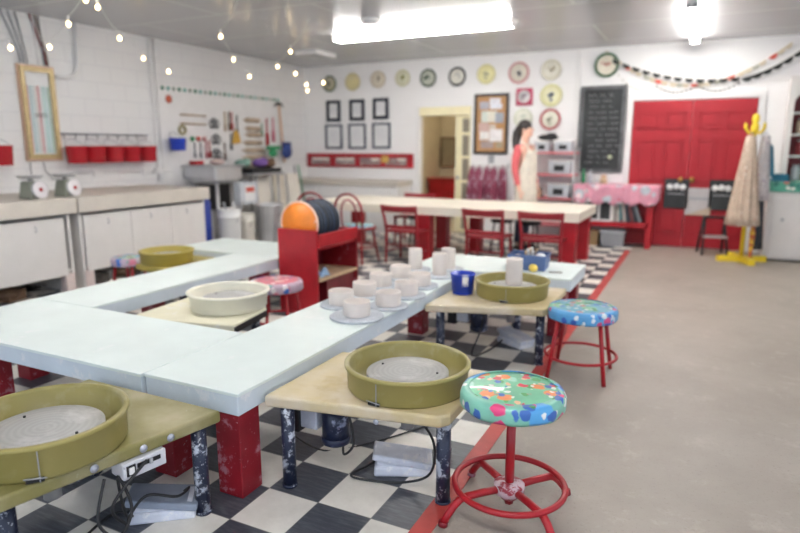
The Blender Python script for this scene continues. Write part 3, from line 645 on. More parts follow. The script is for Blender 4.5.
for k, (x, y, lb) in enumerate(((-1.13, 6.35, 'black stool under the far side of the long table, behind the middle chair'), (-.72, 6.25, 'black stool under the far side of the long table, between the two right chairs'), (-2.35, 6.2, 'black stool under the long table, behind the left red chair'))):
    t = thing('black_stool', lb, 'stool', (x, y, 0), .2 * k, 'black stools under the long table')
    obj('seat', G().lathe([(0, .43), (.15, .43), (.16, .44), (.16, .46), (.15, .47), (0, .47)], n=28), BLACK, t)
    for q in range(4):
        a = q * PI / 2 + .5; obj('leg', G().cyl((.16 * cos(a), .16 * sin(a), 0), (.11 * cos(a), .11 * sin(a), .43), .012, n=8), BLACK, t)
    obj('ring_brace', G().torus((0, 0, .2), .138, .007, 28, 6), BLACK, t)
def bentwood(label, loc, rz, seatm):
    t = thing('bentwood_chair', label, 'chair', loc, rz, 'bentwood chairs at the left of the long table'); t.scale = (1.12, 1.12, 1.06)
    def hoop(w, h, z0, y): return [(w * (1 - .18 * (1 - sin(u * PI)) ** 2) * cos(PI * (1 - u)), y - .10 * (z0 + h * sin(PI * u) ** .6 - .42), z0 + h * max(0, sin(PI * u)) ** .6) for u in [i / 28 for i in range(29)]]
    obj('outer_hoop', G().tube(hoop(.215, .42, .42, -.17), .0135, 10), REDCHAIR, t); obj('inner_hoop', G().tube(hoop(.12, .35, .42, -.165), .0105, 10), REDCHAIR, t)
    obj('seat', G().lathe([(0, .40), (.20, .40), (.21, .41), (.21, .425), (.195, .435), (0, .435)], n=40), REDCHAIR, t)
    obj('seat_pad', G().lathe([(0, .435), (.18, .435), (.185, .445), (.17, .458), (0, .462)], n=36), seatm, t)
    for a in (45, 135, 225, 315):
        a = math.radians(a); obj('leg', G().tube([(.24 * cos(a), .24 * sin(a), 0), (.19 * cos(a), .19 * sin(a), .25), (.17 * cos(a), .17 * sin(a), .41)], .0135, 10), REDCHAIR, t)
    obj('ring_brace', G().torus((0, 0, .2), .197, .008, 36, 8), REDCHAIR, t)
bentwood('red bentwood chair with blue floral seat pad, second chair right of the disc rack top', (-2.60, 4.86, 0), -.1, BLUETOP)
bentwood('red bentwood chair mostly hidden, its hoop showing just above the dark discs', (-3.20, 4.86, 0), .12, PINKTOP)

# ------------------------------------------------------------------ back wall: left counter, coat board, frames, plates
t = thing('back_counter', 'long white cabinet with beige top under the red hook board', 'cabinet', (-4.28, 7.64, 0))
obj('countertop', G().bx(-1.22, 1.02, -.30, .30, .80, .89), COUNTER, t, .006)
obj('body', G().bx(-1.20, 1.0, -.26, .29, .0, .80), WHITE, t, .004)
for k in range(4): obj('cabinet_door', G().bx(-1.18 + k * .545, -.65 + k * .545, -.275, -.262, .1, .76), WHITE, t, .004)
t = thing('hook_board', 'red wall board with four patterned panels above the back counter', 'wall board', (-4.368, 7.940, 1.222))
obj('board', G().bx(-1.12, 1.12, -.02, .015, -.125, .125), RED, t, .006)
PATT = floral('grey_print_panel', (.30, .22, .22), [((.55, .55, .50), 16, .28, .35), ((.5, .06, .08), 18, .25, .5)], .6, 0)
for k, x in enumerate((-.80, -.26, .27, .80)):
    p = obj('panel', G().bx(x - .22, x + .20, -.028, -.018, -.085, .055), PATT, t, .003)
    obj('panel_strip', G().bx(x - (.18 if k < 2 else -.02), x + .18, -.034, -.026, .0, .04), CREAMW, p)
    obj('hook', G().tube([(x - .25, -.02, .05), (x - .25, -.06, .03), (x - .25, -.065, .06)], .007, 8), BLACK, p)
obj('yellow_square', G().bx(.50, .64, -.036, -.026, -.03, .085), mat('ochre_print', (.62, .42, .10), .6), t)
FRP = [((-5.031, 7.940, 2.304), (-4.737, 7.940, 1.928)), ((-4.536, 7.940, 2.305), (-4.230, 7.940, 1.936)), ((-4.050, 7.940, 2.314), (-3.741, 7.940, 1.952)), ((-5.067, 7.940, 1.871), (-4.706, 7.940, 1.430)), ((-4.567, 7.940, 1.880), (-4.206, 7.940, 1.429)), ((-4.065, 7.940, 1.889), (-3.705, 7.940, 1.438))]
NM = ['left', 'middle', 'right']
NAVY = mat('dark_navy_frame', (.02, .024, .04), .4)
for k, (a, b) in enumerate(FRP):
    w, h = (b[0] - a[0]) / 2, (a[2] - b[2]) / 2
    t = thing('picture_frame', ('small dark framed certificate, %s of the top row above the hook board' if k < 3 else 'larger dark framed certificate, %s of the bottom row above the hook board') % NM[k % 3], 'picture', ((a[0] + b[0]) / 2, 7.955, (a[2] + b[2]) / 2), 0, 'six framed certificates')
    e = .055 if k < 3 else .035
    obj('frame', G().bx(-w, w, -.03, 0, h - e, h).bx(-w, w, -.03, 0, -h, -h + e).bx(-w, -w + e, -.03, 0, -h + e, h - e).bx(w - e, w, -.03, 0, -h + e, h - e), NAVY if k < 3 else mat('slate_frame_thin', (.09, .10, .14), .4), t, .003)
    pg = obj('certificate', G().bx(-w + e, w - e, -.012, -.002, -h + e, h - e), PAPER, t)
    lines = G()
    for q in range(4): lines.bx(-w * .5, w * (.5 - .1 * (q % 2)), -.0135, -.012, h * (.4 - .22 * q) - .004, h * (.4 - .22 * q) + .004)
    obj('printed_lines', lines, mat('faint_print', (.55, .56, .6), .7) if k == 0 else bpy.data.materials['faint_print'], pg)
PCOL = {}
def plate(label, c, D, rim, face, motif, square=False):
    t = thing('wall_plate', label, 'plate', (c[0], YB - .004, c[2]), 0, 'plates hung along the back wall')
    R_ = D / 2
    def mk(col):
        if col not in PCOL: PCOL[col] = mat('glaze_%d' % len(PCOL), col, .3, var=.08, vs=12)
        return PCOL[col]
    if square:
        obj('rim', G().bx(-R_, R_, -.035, 0, -R_, R_), mk(rim), t, .03); obj('well', G().lathe([(0, .042), (R_ * .72, .042), (R_ * .72, .034), (0, .034)], n=32, ax='y'), mk(face), t)
    else:
        obj('rim', G().lathe([(0, 0), (R_ * .6, 0), (R_, .03), (R_, .038), (R_ * .92, .042), (R_ * .78, .030), (0, .016)], n=40, ax='y'), mk(rim), t)
        obj('well', G().lathe([(0, .026), (R_ * .74, .032), (R_ * .78, .036), (R_ * .74, .038), (0, .030)], n=40, ax='y'), mk(face), t)
    if motif:
        g = G(); rr = random.Random(int(c[0] * 100))
        for q in range(5):
            a = rr.uniform(0, 6.28); r = rr.uniform(0, R_ * .45)
            g.lathe([(0, .046 if square else .0425), (R_ * rr.uniform(.08, .2), .046 if square else .0425), (R_ * .1, .03)], (r * cos(a), 0, r * sin(a)), 10, ax='y')
        obj('motif', g, mk(motif), t)
GRN, IV, YLW, TN, OL, BK = (.05, .10, .05), (.66, .62, .48), (.64, .60, .30), (.55, .47, .33), (.42, .42, .26), (.03, .035, .04)
plate('dark green rimmed plate, leftmost above the certificates', (-4.946, 7.940, 2.603), .29, GRN, (.50, .46, .32), (.2, .22, .16))
plate('plain yellow cream plate, second from the left above the certificates', (-4.456, 7.940, 2.616), .31, (.62, .55, .32), (.72, .64, .34), None)
plate('tan rimmed cream plate with brown mark, third from the left', (-3.935, 7.940, 2.634), .29, (.60, .52, .40), (.72, .66, .54), (.3, .24, .16))
plate('pale yellow green plate, fourth from the left in the top row', (-3.454, 7.940, 2.636), .28, (.62, .60, .40), (.70, .70, .52), (.5, .5, .2))
plate('dark green rimmed plate with dark motif, left of the doorway top', (-2.973, 7.940, 2.613), .30, (.07, .10, .07), (.52, .54, .45), (.10, .14, .10))
plate('black rimmed white plate above the doorway', (-2.448, 7.940, 2.611), .31, BK, (.72, .70, .62), (.6, .6, .55))
plate('yellow green plate with small grey mark, above the cork board', (-1.946, 7.940, 2.625), .31, YLW, (.74, .70, .36), (.42, .42, .28))
plate('pink rimmed plate with grey flowers in the top row', (-1.408, 7.940, 2.620), .34, (.55, .28, .28), (.62, .58, .48), (.3, .3, .3))
plate('pale cream plate, rightmost of the top row before the post', (-0.896, 7.940, 2.637), .31, (.60, .57, .44), (.72, .70, .60), (.56, .5, .36))
plate('green rimmed plate hanging above the chalkboard', (-0.078, 7.920, 2.662), .36, (.04, .12, .05), (.74, .68, .56), (.62, .3, .25))
plate('square crimson plate with white centre below the pink rimmed plate', (-1.306, 7.940, 2.248), .27, (.42, .02, .08), (.74, .72, .72), (.4, .3, .35), True)
plate('yellow plate with blue mark below the pale cream plate', (-0.879, 7.940, 2.255), .34, (.64, .62, .30), (.74, .72, .46), (.1, .16, .34))
plate('pale green white plate partly behind the woman', (-1.310, 7.940, 1.916), .31, (.60, .62, .50), (.72, .72, .62), (.55, .6, .5))
plate('red rimmed white plate above the wire shelf', (-0.878, 7.940, 1.891), .33, (.42, .05, .06), (.74, .72, .60), (.5, .5, .36))

# cork bulletin board
a, b = (-2.136, 7.940, 2.318), (-1.555, 7.940, 1.348)
w, h = (b[0] - a[0]) / 2, (a[2] - b[2]) / 2
t = thing('bulletin_board', 'dark framed cork board covered with pinned papers beside the doorway', 'bulletin board', ((a[0] + b[0]) / 2, 7.955, (a[2] + b[2]) / 2))
obj('frame', G().bx(-w, w, -.035, 0, h - .04, h).bx(-w, w, -.035, 0, -h, -h + .04).bx(-w, -w + .04, -.035, 0, -h + .04, h - .04).bx(w - .04, w, -.035, 0, -h + .04, h - .04), BLACK, t, .004)
obj('cork', G().bx(-w + .03, w - .03, -.015, -.002, -h + .03, h - .03), CORK, t)
PB = [(.06, .36, .09, .05, (.75, .76, .80)), (-.12, .30, .08, .06, (.42, .42, .48)), (.08, .28, .10, .04, (.72, .74, .80)), (-.10, .12, .07, .09, (.60, .66, .60)), (.02, .12, .08, .09, (.74, .72, .62)), (.14, .10, .07, .08, (.36, .40, .46)), (-.12, -.05, .09, .07, (.62, .44, .40)), (.03, -.06, .05, .05, (.66, .60, .52)), (.09, -.18, .11, .10, (.82, .80, .80)), (-.11, -.18, .08, .07, (.80, .78, .76)), (-.06, -.33, .11, .06, (.40, .32, .30)), (.15, -.34, .06, .05, (.44, .36, .24))]
for k, (x, z, ww, hh, c_) in enumerate(PB):
    key = 'note_paper_%d' % k
    obj('pinned_paper', G().bx(x - ww, x + ww, -.022 - .001 * (k % 3), -.015, z - hh, z + hh), mat(key, c_, .7, var=.15, vs=20), t)
# maroon aprons hung in a row
hr = thing('apron_rail', 'short wooden hook rail carrying the maroon aprons', 'rail', (-1.86, 7.95, 1.16))
obj('rail_board', G().bx(-.33, .33, -.025, 0, -.035, .035), WHITE, hr, .004)
for k in range(5): obj('hook', G().tube([(-.26 + .13 * k, -.025, 0), (-.26 + .13 * k, -.07, -.01), (-.26 + .13 * k, -.075, .025)], .006, 8), DULL, hr)
for k in range(5):
    x = -2.12 + .13 * k
    nm = ['leftmost', 'second', 'middle', 'fourth', 'rightmost'][k]
    t = thing('hanging_apron', 'maroon apron on the hook rail by the cork board, %s of five' % nm, 'apron', (x, 7.85 - .045 * (k % 2), 0), 0, 'maroon aprons on the hook rail')
    ph = random.uniform(0, 6)
    obj('apron_cloth', G().grid(lambda u, v, ph=ph: ((u - .5) * (.075 + .115 * (1 - v) ** .5), .03 * sin(u * 14 + ph) * (1.1 - v) - .02 * (1 - v), .50 + .62 * v), 24, 10), MAROON, t, thick=.005)
    obj('neck_strap', G().tube([(-.02, 0, 1.11), (-.008, .01, 1.16), (.008, .01, 1.16), (.02, 0, 1.11)], .006, 6), MAROON, t)
tag(obj('light_switch', G().bx(-.05, .05, -.012, 0, -.07, .07).bx(-.012, .012, -.022, -.012, -.025, .025), GREY, None, .003, loc=(-1.83, 7.96, 1.26)), 'grey switch plate below the cork board', 'switch')

# chalkboard
a, b = (-0.427, 7.930, 2.370), (0.234, 7.930, 1.077)
w, h = (b[0] - a[0]) / 2, (a[2] - b[2]) / 2
t = thing('chalkboard', 'tall framed chalkboard with chalk writing beside the red doors', 'chalkboard', ((a[0] + b[0]) / 2, 7.955, (a[2] + b[2]) / 2))
obj('frame', G().bx(-w, w, -.04, 0, h - .055, h).bx(-w, w, -.04, 0, -h, -h + .055).bx(-w, -w + .055, -.04, 0, -h + .055, h - .055).bx(w - .055, w, -.04, 0, -h + .055, h - .055), SLATEF, t, .006)
obj('slate', G().bx(-w + .04, w - .04, -.02, -.002, -h + .04, h - .04), SLATE, t)
ch = G(); rr = random.Random(3)
for q in range(13):
    z = h - .14 - q * .083; x = -w + .10 + (rr.uniform(0, .05)); xe = w - .10 - rr.uniform(0, .12)
    if q == 8: x, xe = -.08, .12
    if q > 10: xe = .05
    big = .030 if q < 2 else .018
    while x < xe:
        n = rr.randint(2, 5); pts = []
        for i in range(n * 3): pts.append((x + i * .011, -.0225, z + big * sin(i * 2.2 + rr.uniform(-.5, .5))))
        ch.tube(pts, .003, 4); x += n * .033 + .035
obj('chalk_writing', ch, CHALK, t)
obj('chalk_flower', G().lathe([(0, .0235), (.035, .0235), (.03, .018)], (w * .45, 0, -h + .24), 12, ax='y'), mat('pale_green_chalk', (.50, .56, .36), .8), t)

# wire shelf with plastic bins
t = thing('wire_shelf', 'metal shelf unit with pink shelf liners behind the woman', 'shelf', (-.70, 7.70, 0))
for x in (-.36, .30):
    for y in (-.18, .18): obj('post', G().cyl((x, y, 0), (x, y, 1.46), .014, n=10), STEEL, t)
for z in (.26, .67, 1.03, 1.36): obj('shelf_board', G().bx(-.37, .31, -.19, .19, z, z + .03), mat('pink_liner', (.66, .18, .20), .5) if z == .26 else bpy.data.materials['pink_liner'], t, .004)
def bin_(x, z, w, h, label):
    t = thing('plastic_bin', label, 'bin', (x, 7.66, z), 0, 'plastic bins on the wire shelf')
    obj('bin_body', G().prism([(-w * .9, -.13), (w * .9, -.13), (w * .9, .13), (-w * .9, .13)], 0, h, [(-w, -.14), (w, -.14), (w, .14), (-w, .14)]), CLEAR, t, .008)
    obj('bin_lid', G().bx(-w - .008, w + .008, -.15, .15, h, h + .02), WHITE, t, .005)
    obj('bin_label', G().bx(-w * .45, w * .45, -.142, -.128, h * .25, h * .7), BLACK, t)
bin_(-.90, 1.39, .11, .15, 'frosted bin on the top shelf just right of the woman, left of two'); bin_(-.58, 1.39, .13, .15, 'frosted bin on the right of the top shelf')
bin_(-.62, 1.06, .17, .19, 'wide frosted bin on the second shelf'); bin_(-.62, .70, .17, .20, 'wide frosted bin on the third shelf')
tag(obj('black_cloth', G().ball((0, 0, 0), (.16, .10, .05), 18, 10).ball((.05, 0, .035), (.08, .07, .035)), BLACK, loc=(-.84, 7.66, 1.61)), 'bunched black cloth on top of the left bin', 'cloth')
tag(obj('dark_bottle', G().lathe([(0, 0), (.04, 0), (.04, .11), (.018, .14), (.018, .18), (0, .18)], n=18), BLACK, loc=(-.90, 7.60, .70)), 'dark bottle on the third shelf beside the bin', 'bottle')

# low red bookshelf with pink cloth
t = thing('low_bookcase', 'low red bookcase draped with a pink cloth beside the double doors', 'bookcase', (.22, 7.74, 0))
for x in (-.50, .48):
    for y in (-.17, .17): obj('leg', G().bx(x - .045, x + .045, y - .04, y + .04, 0, .88), RED, t, .004)
obj('top_board', G().bx(-.56, .54, -.21, .21, .88, .91), RED, t, .004)
obj('shelf_board', G().bx(-.5, .48, -.21, .21, .30, .375), RED, t, .004)
t2 = thing('tablecloth', 'pink floral cloth with scalloped edge over the low red bookcase', 'tablecloth', (.22, 7.74, .912))
g = G().bx(-.60, .58, -.235, .215, 0, .006)
obj('cloth_top', g, PINKCLOTH, t2, .002)
obj('cloth_drop', G().grid(lambda u, v: (-.60 + 1.18 * u, -.24 - .014 * (1 + sin(u * 38)), .004 - (.24 + .055 * abs(sin(u * PI * 5))) * v), 80, 6), PINKCLOTH, t2, thick=.004)
obj('cloth_side', G().grid(lambda u, v: (.585 + .012 * sin(u * 14), -.235 + .44 * u, .004 - .22 * v), 16, 4), PINKCLOTH, t2, thick=.004)
bookc = [(.5, .45, .38), (.62, .60, .55), (.25, .24, .22), (.55, .5, .45), (.10, .28, .30), (.60, .55, .5), (.05, .07, .10), (.35, .10, .10), (.06, .06, .07), (.30, .34, .36)]
bn = ['tan', 'ivory', 'dark grey', 'beige', 'teal', 'cream', 'black blue', 'maroon', 'black', 'grey']
x = .14
for k in range(10):
    th = [.03, .035, .025, .04, .03, .035, .03, .025, .035, .03][k]; hh = .26 + .03 * ((k * 7) % 4) / 4; lean = 0 if k < 4 else -.10 - .05 * (k - 4)
    b_ = thing('book', '%s spined book on the red bookcase shelf, %s' % (bn[k], 'standing upright' if k < 4 else 'leaning to the left'), 'book', (x, 7.64, .376), 0, 'books on the low red bookcase')
    o = obj('cover', G().bx(0, th, -.08, .10, 0, hh), mat('book_cover_%d' % k, bookc[k], .5), b_, .002); o.rotation_euler = (0, lean, 0)
    o = obj('pages', G().bx(.003, th - .003, -.075, .098, hh, hh + .0015), PAPER, b_); o.rotation_euler = (0, lean, 0)
    x += th + .006 + (.0 if k < 4 else .018)
for k, (x0, x1, mm, lb) in enumerate(((-.42, -.24, BLACK, 'black file box with white edge on the bookcase shelf, left'), (-.20, -.06, SLATE, 'dark file box on the bookcase shelf beside the books'))):
    b_ = thing('file_box', lb, 'box', (.22 + (x0 + x1) / 2, 7.66, .376))
    q = (x1 - x0) / 2; obj('box_body', G().bx(-q, q, -.12, .12, 0, .27), mm, b_, .004); obj('white_edge', G().bx(q, q + .03, -.12, .12, 0, .29), WHITE, b_); obj('base_strip', G().bx(-q, q, -.125, -.118, 0, .03), WHITE, b_)
b_ = thing('storage_tub', 'grey plastic storage tub on the floor under the red bookcase', 'tub', (.21, 7.70, 0)); obj('tub_body', G().prism([(-.15, -.15), (.15, -.15), (.15, .15), (-.15, .15)], 0, .21, [(-.17, -.17), (.17, -.17), (.17, .17), (-.17, .17)]), GREY, b_, .01); obj('tub_lid', G().bx(-.18, .18, -.18, .18, .21, .235), CLEAR, b_, .006)
b_ = thing('carton', 'brown carton on the floor at the left under the red bookcase', 'box', (-.12, 7.70, 0)); obj('carton_body', G().bx(-.12, .12, -.14, .14, 0, .22), mat('kraft_card', (.30, .20, .10), .8), b_); obj('carton_flap', G().bx(-.12, .12, -.005, .005, .22, .224), WOOD, b_)
b_ = thing('jar', 'peach topped jar standing on the pink cloth at its left', 'jar', (.0, 7.80, .92)); obj('jar_body', G().lathe([(0, 0), (.05, 0), (.055, .02), (.05, .08), (.035, .10), (0, .10)], n=20), WOOD, b_); obj('jar_lid', G().lathe([(.04, .10), (.045, .13), (0, .14)], n=20), PEACH, b_)
for k, (x, h_, lb) in enumerate(((-.30, .22, 'dark bottle standing at the far left of the pink cloth'), (-.20, .2, 'clear bottle standing beside the dark bottle on the pink cloth'))):
    b_ = thing('bottle', lb, 'bottle', (x, 7.80, .92)); obj('bottle_body', G().lathe([(0, 0), (.03, 0), (.032, .02), (.032, h_ * .6), (.013, h_ * .8), (.013, h_), (0, h_)], n=18), [GREENP, CLEAR][k], b_); obj('cap', G().cyl((0, 0, h_), (0, 0, h_ + .02), .015, n=14), BLACK, b_)

# prints hung on the red doors
def print_(label, a, b, m, shoes):
    w, h = (b[0] - a[0]) / 2, (a[2] - b[2]) / 2
    t = thing('hanging_print', label, 'print', ((a[0] + b[0]) / 2, YB - .062, (a[2] + b[2]) / 2), 0, 'prints hung across the red doors')
    obj('sheet', G().bx(-w, w, -.008, .008, -h, h), m, t, .003)
    if shoes:
        for k in range(3): obj('white_shape', G().lathe([(0, .011), (.04, .011), (.045, .006)], (-w * .55 + k * w * .52, 0, h * .45 + .01 * (k % 2)), 16, ax='y'), PAPER, t)
        obj('caption_band', G().bx(-w * .7, w * .7, -.010, -.007, -h * .05, h * .02), GREY, t)
    else:
        obj('caption_band', G().bx(-w * .75, w * .75, -.010, -.007, h * .15, h * .3), INK, t); obj('tan_corner', G().prism([(-w, -h), (w, -h), (w, -h * .35)], .0, .001).add([], []), TANW, t).rotation_euler = (PI / 2, 0, 0)
        t.children[-1].location = (0, -.009, 0)
print_('black print with three white shapes, left of the door knobs', (0.855, 7.900, 1.008), (1.184, 7.900, 0.580), SLATE, True)
print_('pale grey print with dark caption between the two black prints', (1.153, 7.900, 0.884), (1.485, 7.900, 0.491), mat('pale_grey_print', (.50, .48, .48), .6), False)
print_('black print with three white shapes, partly behind the coat stand', (1.448, 7.900, 1.005), (1.764, 7.900, 0.575), SLATE, True)

# ------------------------------------------------------------------ coat stand with aprons, step stool
CS = (1.885, 7.05)
t = thing('coat_stand', 'yellow coat stand with cross base in front of the right red door', 'coat stand', (*CS, 0), .35)
obj('pole', G().cyl((0, 0, .05), (0, 0, 1.66), .026, n=16), YEL, t)
obj('base_bar', G().bx(-.30, .30, -.04, .04, 0, .075), YEL, t, .006); obj('base_bar', G().bx(-.04, .04, -.32, .32, 0, .075), YEL, t, .006)
obj('finial', G().lathe([(.028, 1.62), (.045, 1.66), (.05, 1.72), (.03, 1.76), (.045, 1.80), (.035, 1.86), (0, 1.88)], n=20), YEL, t)
for k in range(4):
    a = k * PI / 2 + .3; c_, s_ = cos(a), sin(a)
    obj('hook', G().tube([(.02 * c_, .02 * s_, 1.64), (.09 * c_, .09 * s_, 1.64), (.14 * c_, .14 * s_, 1.69), (.15 * c_, .15 * s_, 1.76)], [.014, .014, .012, .009], 8), YEL, t)
def drape(label, cx, cy, z0, z1, r0, r1, m, folds, ph, cat='apron', sq=.7):
    t = thing('draped_apron', label, cat, (cx, cy, z0))
    obj('cloth', G().lathe([(r0 + (r1 - r0) * (k / 10) ** .9, (z1 - z0) * (1 - k / 10)) for k in range(11)], (0, 0, 0), 72, fold=lambda a, k: (1 + .14 * k * sin(folds * a + ph) + .05 * sin(3 * a)) * (1 if sq == 1 else math.sqrt(cos(a) ** 2 + sq * sin(a) ** 2))), m, t, thick=.005)
    obj('hanging_loop', G().tube([(-r0 * .5, 0, z1 - z0), (0, 0, z1 - z0 + .05), (r0 * .5, 0, z1 - z0)], .007, 6), m, t)
drape('long beige print apron hanging on the yellow coat stand', 1.84, 6.82, .50, 1.60, .05, .175, BEIGEFAB, 9, 0)
drape('white floral apron hanging on the right of the coat stand', 2.02, 7.10, .80, 1.60, .045, .095, GREYFLOR, 6, 1)
drape('teal cloth hanging at the back of the coat stand', 2.07, 7.17, 1.10, 1.48, .04, .08, TEAL, 5, 2, 'cloth')
drape('dark striped apron hanging low behind the coat stand', 2.04, 7.16, .16, .78, .04, .07, DISC, 7, 2)
t = thing('umbrella', 'long folded red and yellow umbrella beside the coat stand pole', 'umbrella', (1.975, 6.93, 0))
obj('canopy', G().lathe([(.006, .04), (.02, .1), (.035, .4), (.015, .5)], n=12), mat('red_yellow_umbrella', (.5, .10, .03), .5, spots=[((.8, .55, .05), 12, .5)]), t); obj('tip', G().cyl((0, 0, 0.0), (0, 0, .05), .006, n=8), DULL, t)
t = thing('step_stool', 'small black step stool in front of the red doors', 'step stool', (1.55, 7.5, 0), .2)
for s_ in (-1, 1):
    obj('side_leg', G().cyl((s_ * .16, -.16, 0), (s_ * .12, .02, .52), .016, n=8), BLACK, t); obj('side_leg', G().cyl((s_ * .16, .18, 0), (s_ * .13, .04, .52), .016, n=8), BLACK, t)
obj('step', G().bx(-.15, .15, -.15, .02, .24, .265), mat('pale_tread', (.40, .33, .32), .6), t, .004); obj('step', G().bx(-.14, .14, -.06, .10, .50, .525), BLACK, t, .004)

# corner hutch at right
t = thing('base_cabinet', 'white base cabinet with a green floral top at the right edge', 'cabinet', (2.69, 7.55, 0))
obj('body', G().bx(-.56, .6, -.30, .39, .03, .90), CAB, t, .004); obj('plinth', G().bx(-.54, .58, -.26, .39, 0, .03), BLACK, t)
for x0, x1, kx in ((-.50, .06, -.38), (.08, .58, .5)):
    o = obj('cabinet_door', G().bx(x0, x1, -.32, -.30, .06, .84), CAB, t, .004); obj('door_knob', G().ball((kx, -.34, .55), .02).cyl((kx, -.34, .55), (kx, -.32, .55), .008), DULL, o)
o = tag(obj('counter_cloth', G().bx(-.57, .61, -.32, .39, .90, 1.03).bx(-.575, .615, -.335, -.32, .902, 1.03), GREENCLOTH, None, .004, loc=(2.69, 7.55, 0)), 'green floral cloth covering the right base cabinet', 'cloth')
tag(obj('folded_cloth', G().bx(-.10, .10, -.10, .10, 0, .03).bx(-.09, .1, -.095, .1, .032, .06).bx(-.095, .09, -.1, .09, .062, .09), TEAL, None, .012, loc=(2.25, 7.45, 1.031)), 'stack of folded teal cloth on the green floral cloth', 'cloth')
t = thing('wall_cupboard', 'white arched open cupboard with red lined shelves at the right edge', 'cupboard', (2.76, 7.80, 1.031))
hw = .47
obj('back_lining', G().bx(-hw, hw, .14, .155, 0, 1.32), DRED, t)
obj('side_board', G().bx(-hw, -hw + .03, -.12, .14, 0, 1.32), CAB, t); obj('side_board', G().bx(hw - .03, hw, -.12, .14, 0, 1.32), CAB, t)
poly = [(-hw - .02, 0), (-hw + .05, 0), (-hw + .05, 1.0)] + [(-(hw - .05) * cos(u * PI), 1.0 + .20 * sin(u * PI)) for u in [i / 14 for i in range(1, 14)]] + [(hw - .05, 1.0), (hw - .05, 0), (hw + .02, 0), (hw + .02, 1.34), (-hw - .02, 1.34)]
o = obj('arched_face_frame', G().prism(poly, 0, .02), CAB, t, loc=(0, -.12, 0)); o.rotation_euler = (PI / 2, 0, 0)
for z in (.30, .58, .86): obj('shelf_board', G().bx(-hw + .03, hw - .03, -.10, .14, z, z + .025), CAB, t)
for k, (x, z, m, lb) in enumerate(((-.30, .0, CLEAR, 'clear jar at the bottom of the arched cupboard, left'), (-.18, .0, GREENP, 'green jar at the bottom of the arched cupboard'), (-.28, .326, DRED, 'dark red jar on the lower shelf of the arched cupboard'), (-.30, .606, TANW, 'tan jar on the middle shelf of the arched cupboard'), (-.24, .886, CREAM, 'cream jar on the top shelf of the arched cupboard'))):
    j = thing('jar', lb, 'jar', (2.76 + x, 7.82, 1.031 + z)); obj('jar_body', G().lathe([(0, 0), (.05, 0), (.055, .02), (.055, .15), (.04, .18), (0, .18)], n=20), m, j); obj('jar_lid', G().cyl((0, 0, .18), (0, 0, .205), .043, n=18), DULL, j)
sc = [(2.80 + .09 * (1 - u) * cos(u * 12), 7.945, 2.42 + .09 * (1 - u) * sin(u * 12)) for u in [i / 40 for i in range(36)]]
tag(obj('scroll_ornament', G().tube([(p[0] - 2.8, 0, p[2] - 2.42) for p in sc], .010, 6), BLACK, loc=(2.62, 7.94, 2.42)), 'black iron scroll on the wall above the arched cupboard', 'ornament')

# ------------------------------------------------------------------ bunting above the red doors
def cat_pts(a, b, sag, n=40):
    a, b = Vector(a), Vector(b); return [a.lerp(b, i / n) - Vector((0, 0, sag * 4 * (i / n) * (1 - i / n))) for i in range(n + 1)]
def bunting(label, a, b, sag, n, r, mats, yo, vis=None):
    t = thing('bunting', label, 'bunting', a, 0, 'bunting strings above the red doors')
    pts = [p - Vector(a) for p in cat_pts(a, b, sag, 60)]
    obj('string', G().tube(pts, .0022, 5), CREAMW, t)
    for k in range(n):
        u = (k + .5) / n; p = pts[int(u * 60)]
        if vis and not vis(u): continue
        ang = math.atan2((b[2] - a[2]) - sag * 4 * (1 - 2 * u), b[0] - a[0])
        g = [(r * cos(q), r * .95 * sin(q)) for q in [PI + PI * i / 10 for i in range(11)]]
        o = obj('flag', G().prism(g, -.002, .002), mats[k % len(mats)], t, loc=tuple(p)); o.rotation_euler = (PI / 2, 0, 0); o.rotation_euler.rotate_axis('Z', ang)
BLACKF = mat('black_felt', (.016, .02, .018), .8); REDF = mat('coral_felt', (.62, .10, .07), .8); CRF = mat('cream_felt', (.66, .58, .44), .8); GRF = mat('sage_felt', (.45, .45, .38), .8)
bunting('black half-round bunting strung above the red double doors', (0.004, 7.900, 2.747), (1.719, 7.900, 2.405), .13, 12, .058, [BLACKF], 0)
bunting('black half-round bunting rising to the right above the arched cupboard', (1.719, 7.880, 2.390), (2.385, 7.880, 2.733), .05, 6, .068, [BLACKF], 0)
bunting('cream and coral bunting behind the black flags above the doors', (-0.092, 7.930, 2.870), (2.289, 7.930, 2.859), .52, 26, .055, [CRF, GRF, CRF, REDF, CRF], 0)
bunting('small dark bead bunting sagging lowest at the left above the doors', (0.620, 7.920, 2.351), (1.171, 7.920, 2.327), .10, 10, .022, [BLACKF], 0)
bunting('small dark bead bunting sagging lowest at the right above the doors', (1.171, 7.920, 2.327), (1.700, 7.920, 2.356), .10, 10, .022, [BLACKF], 0)
bunting('small pale bead bunting draped from the green rimmed plate to the doors', (0.084, 7.920, 2.546), (0.620, 7.920, 2.351), .14, 9, .018, [GRF], 0)

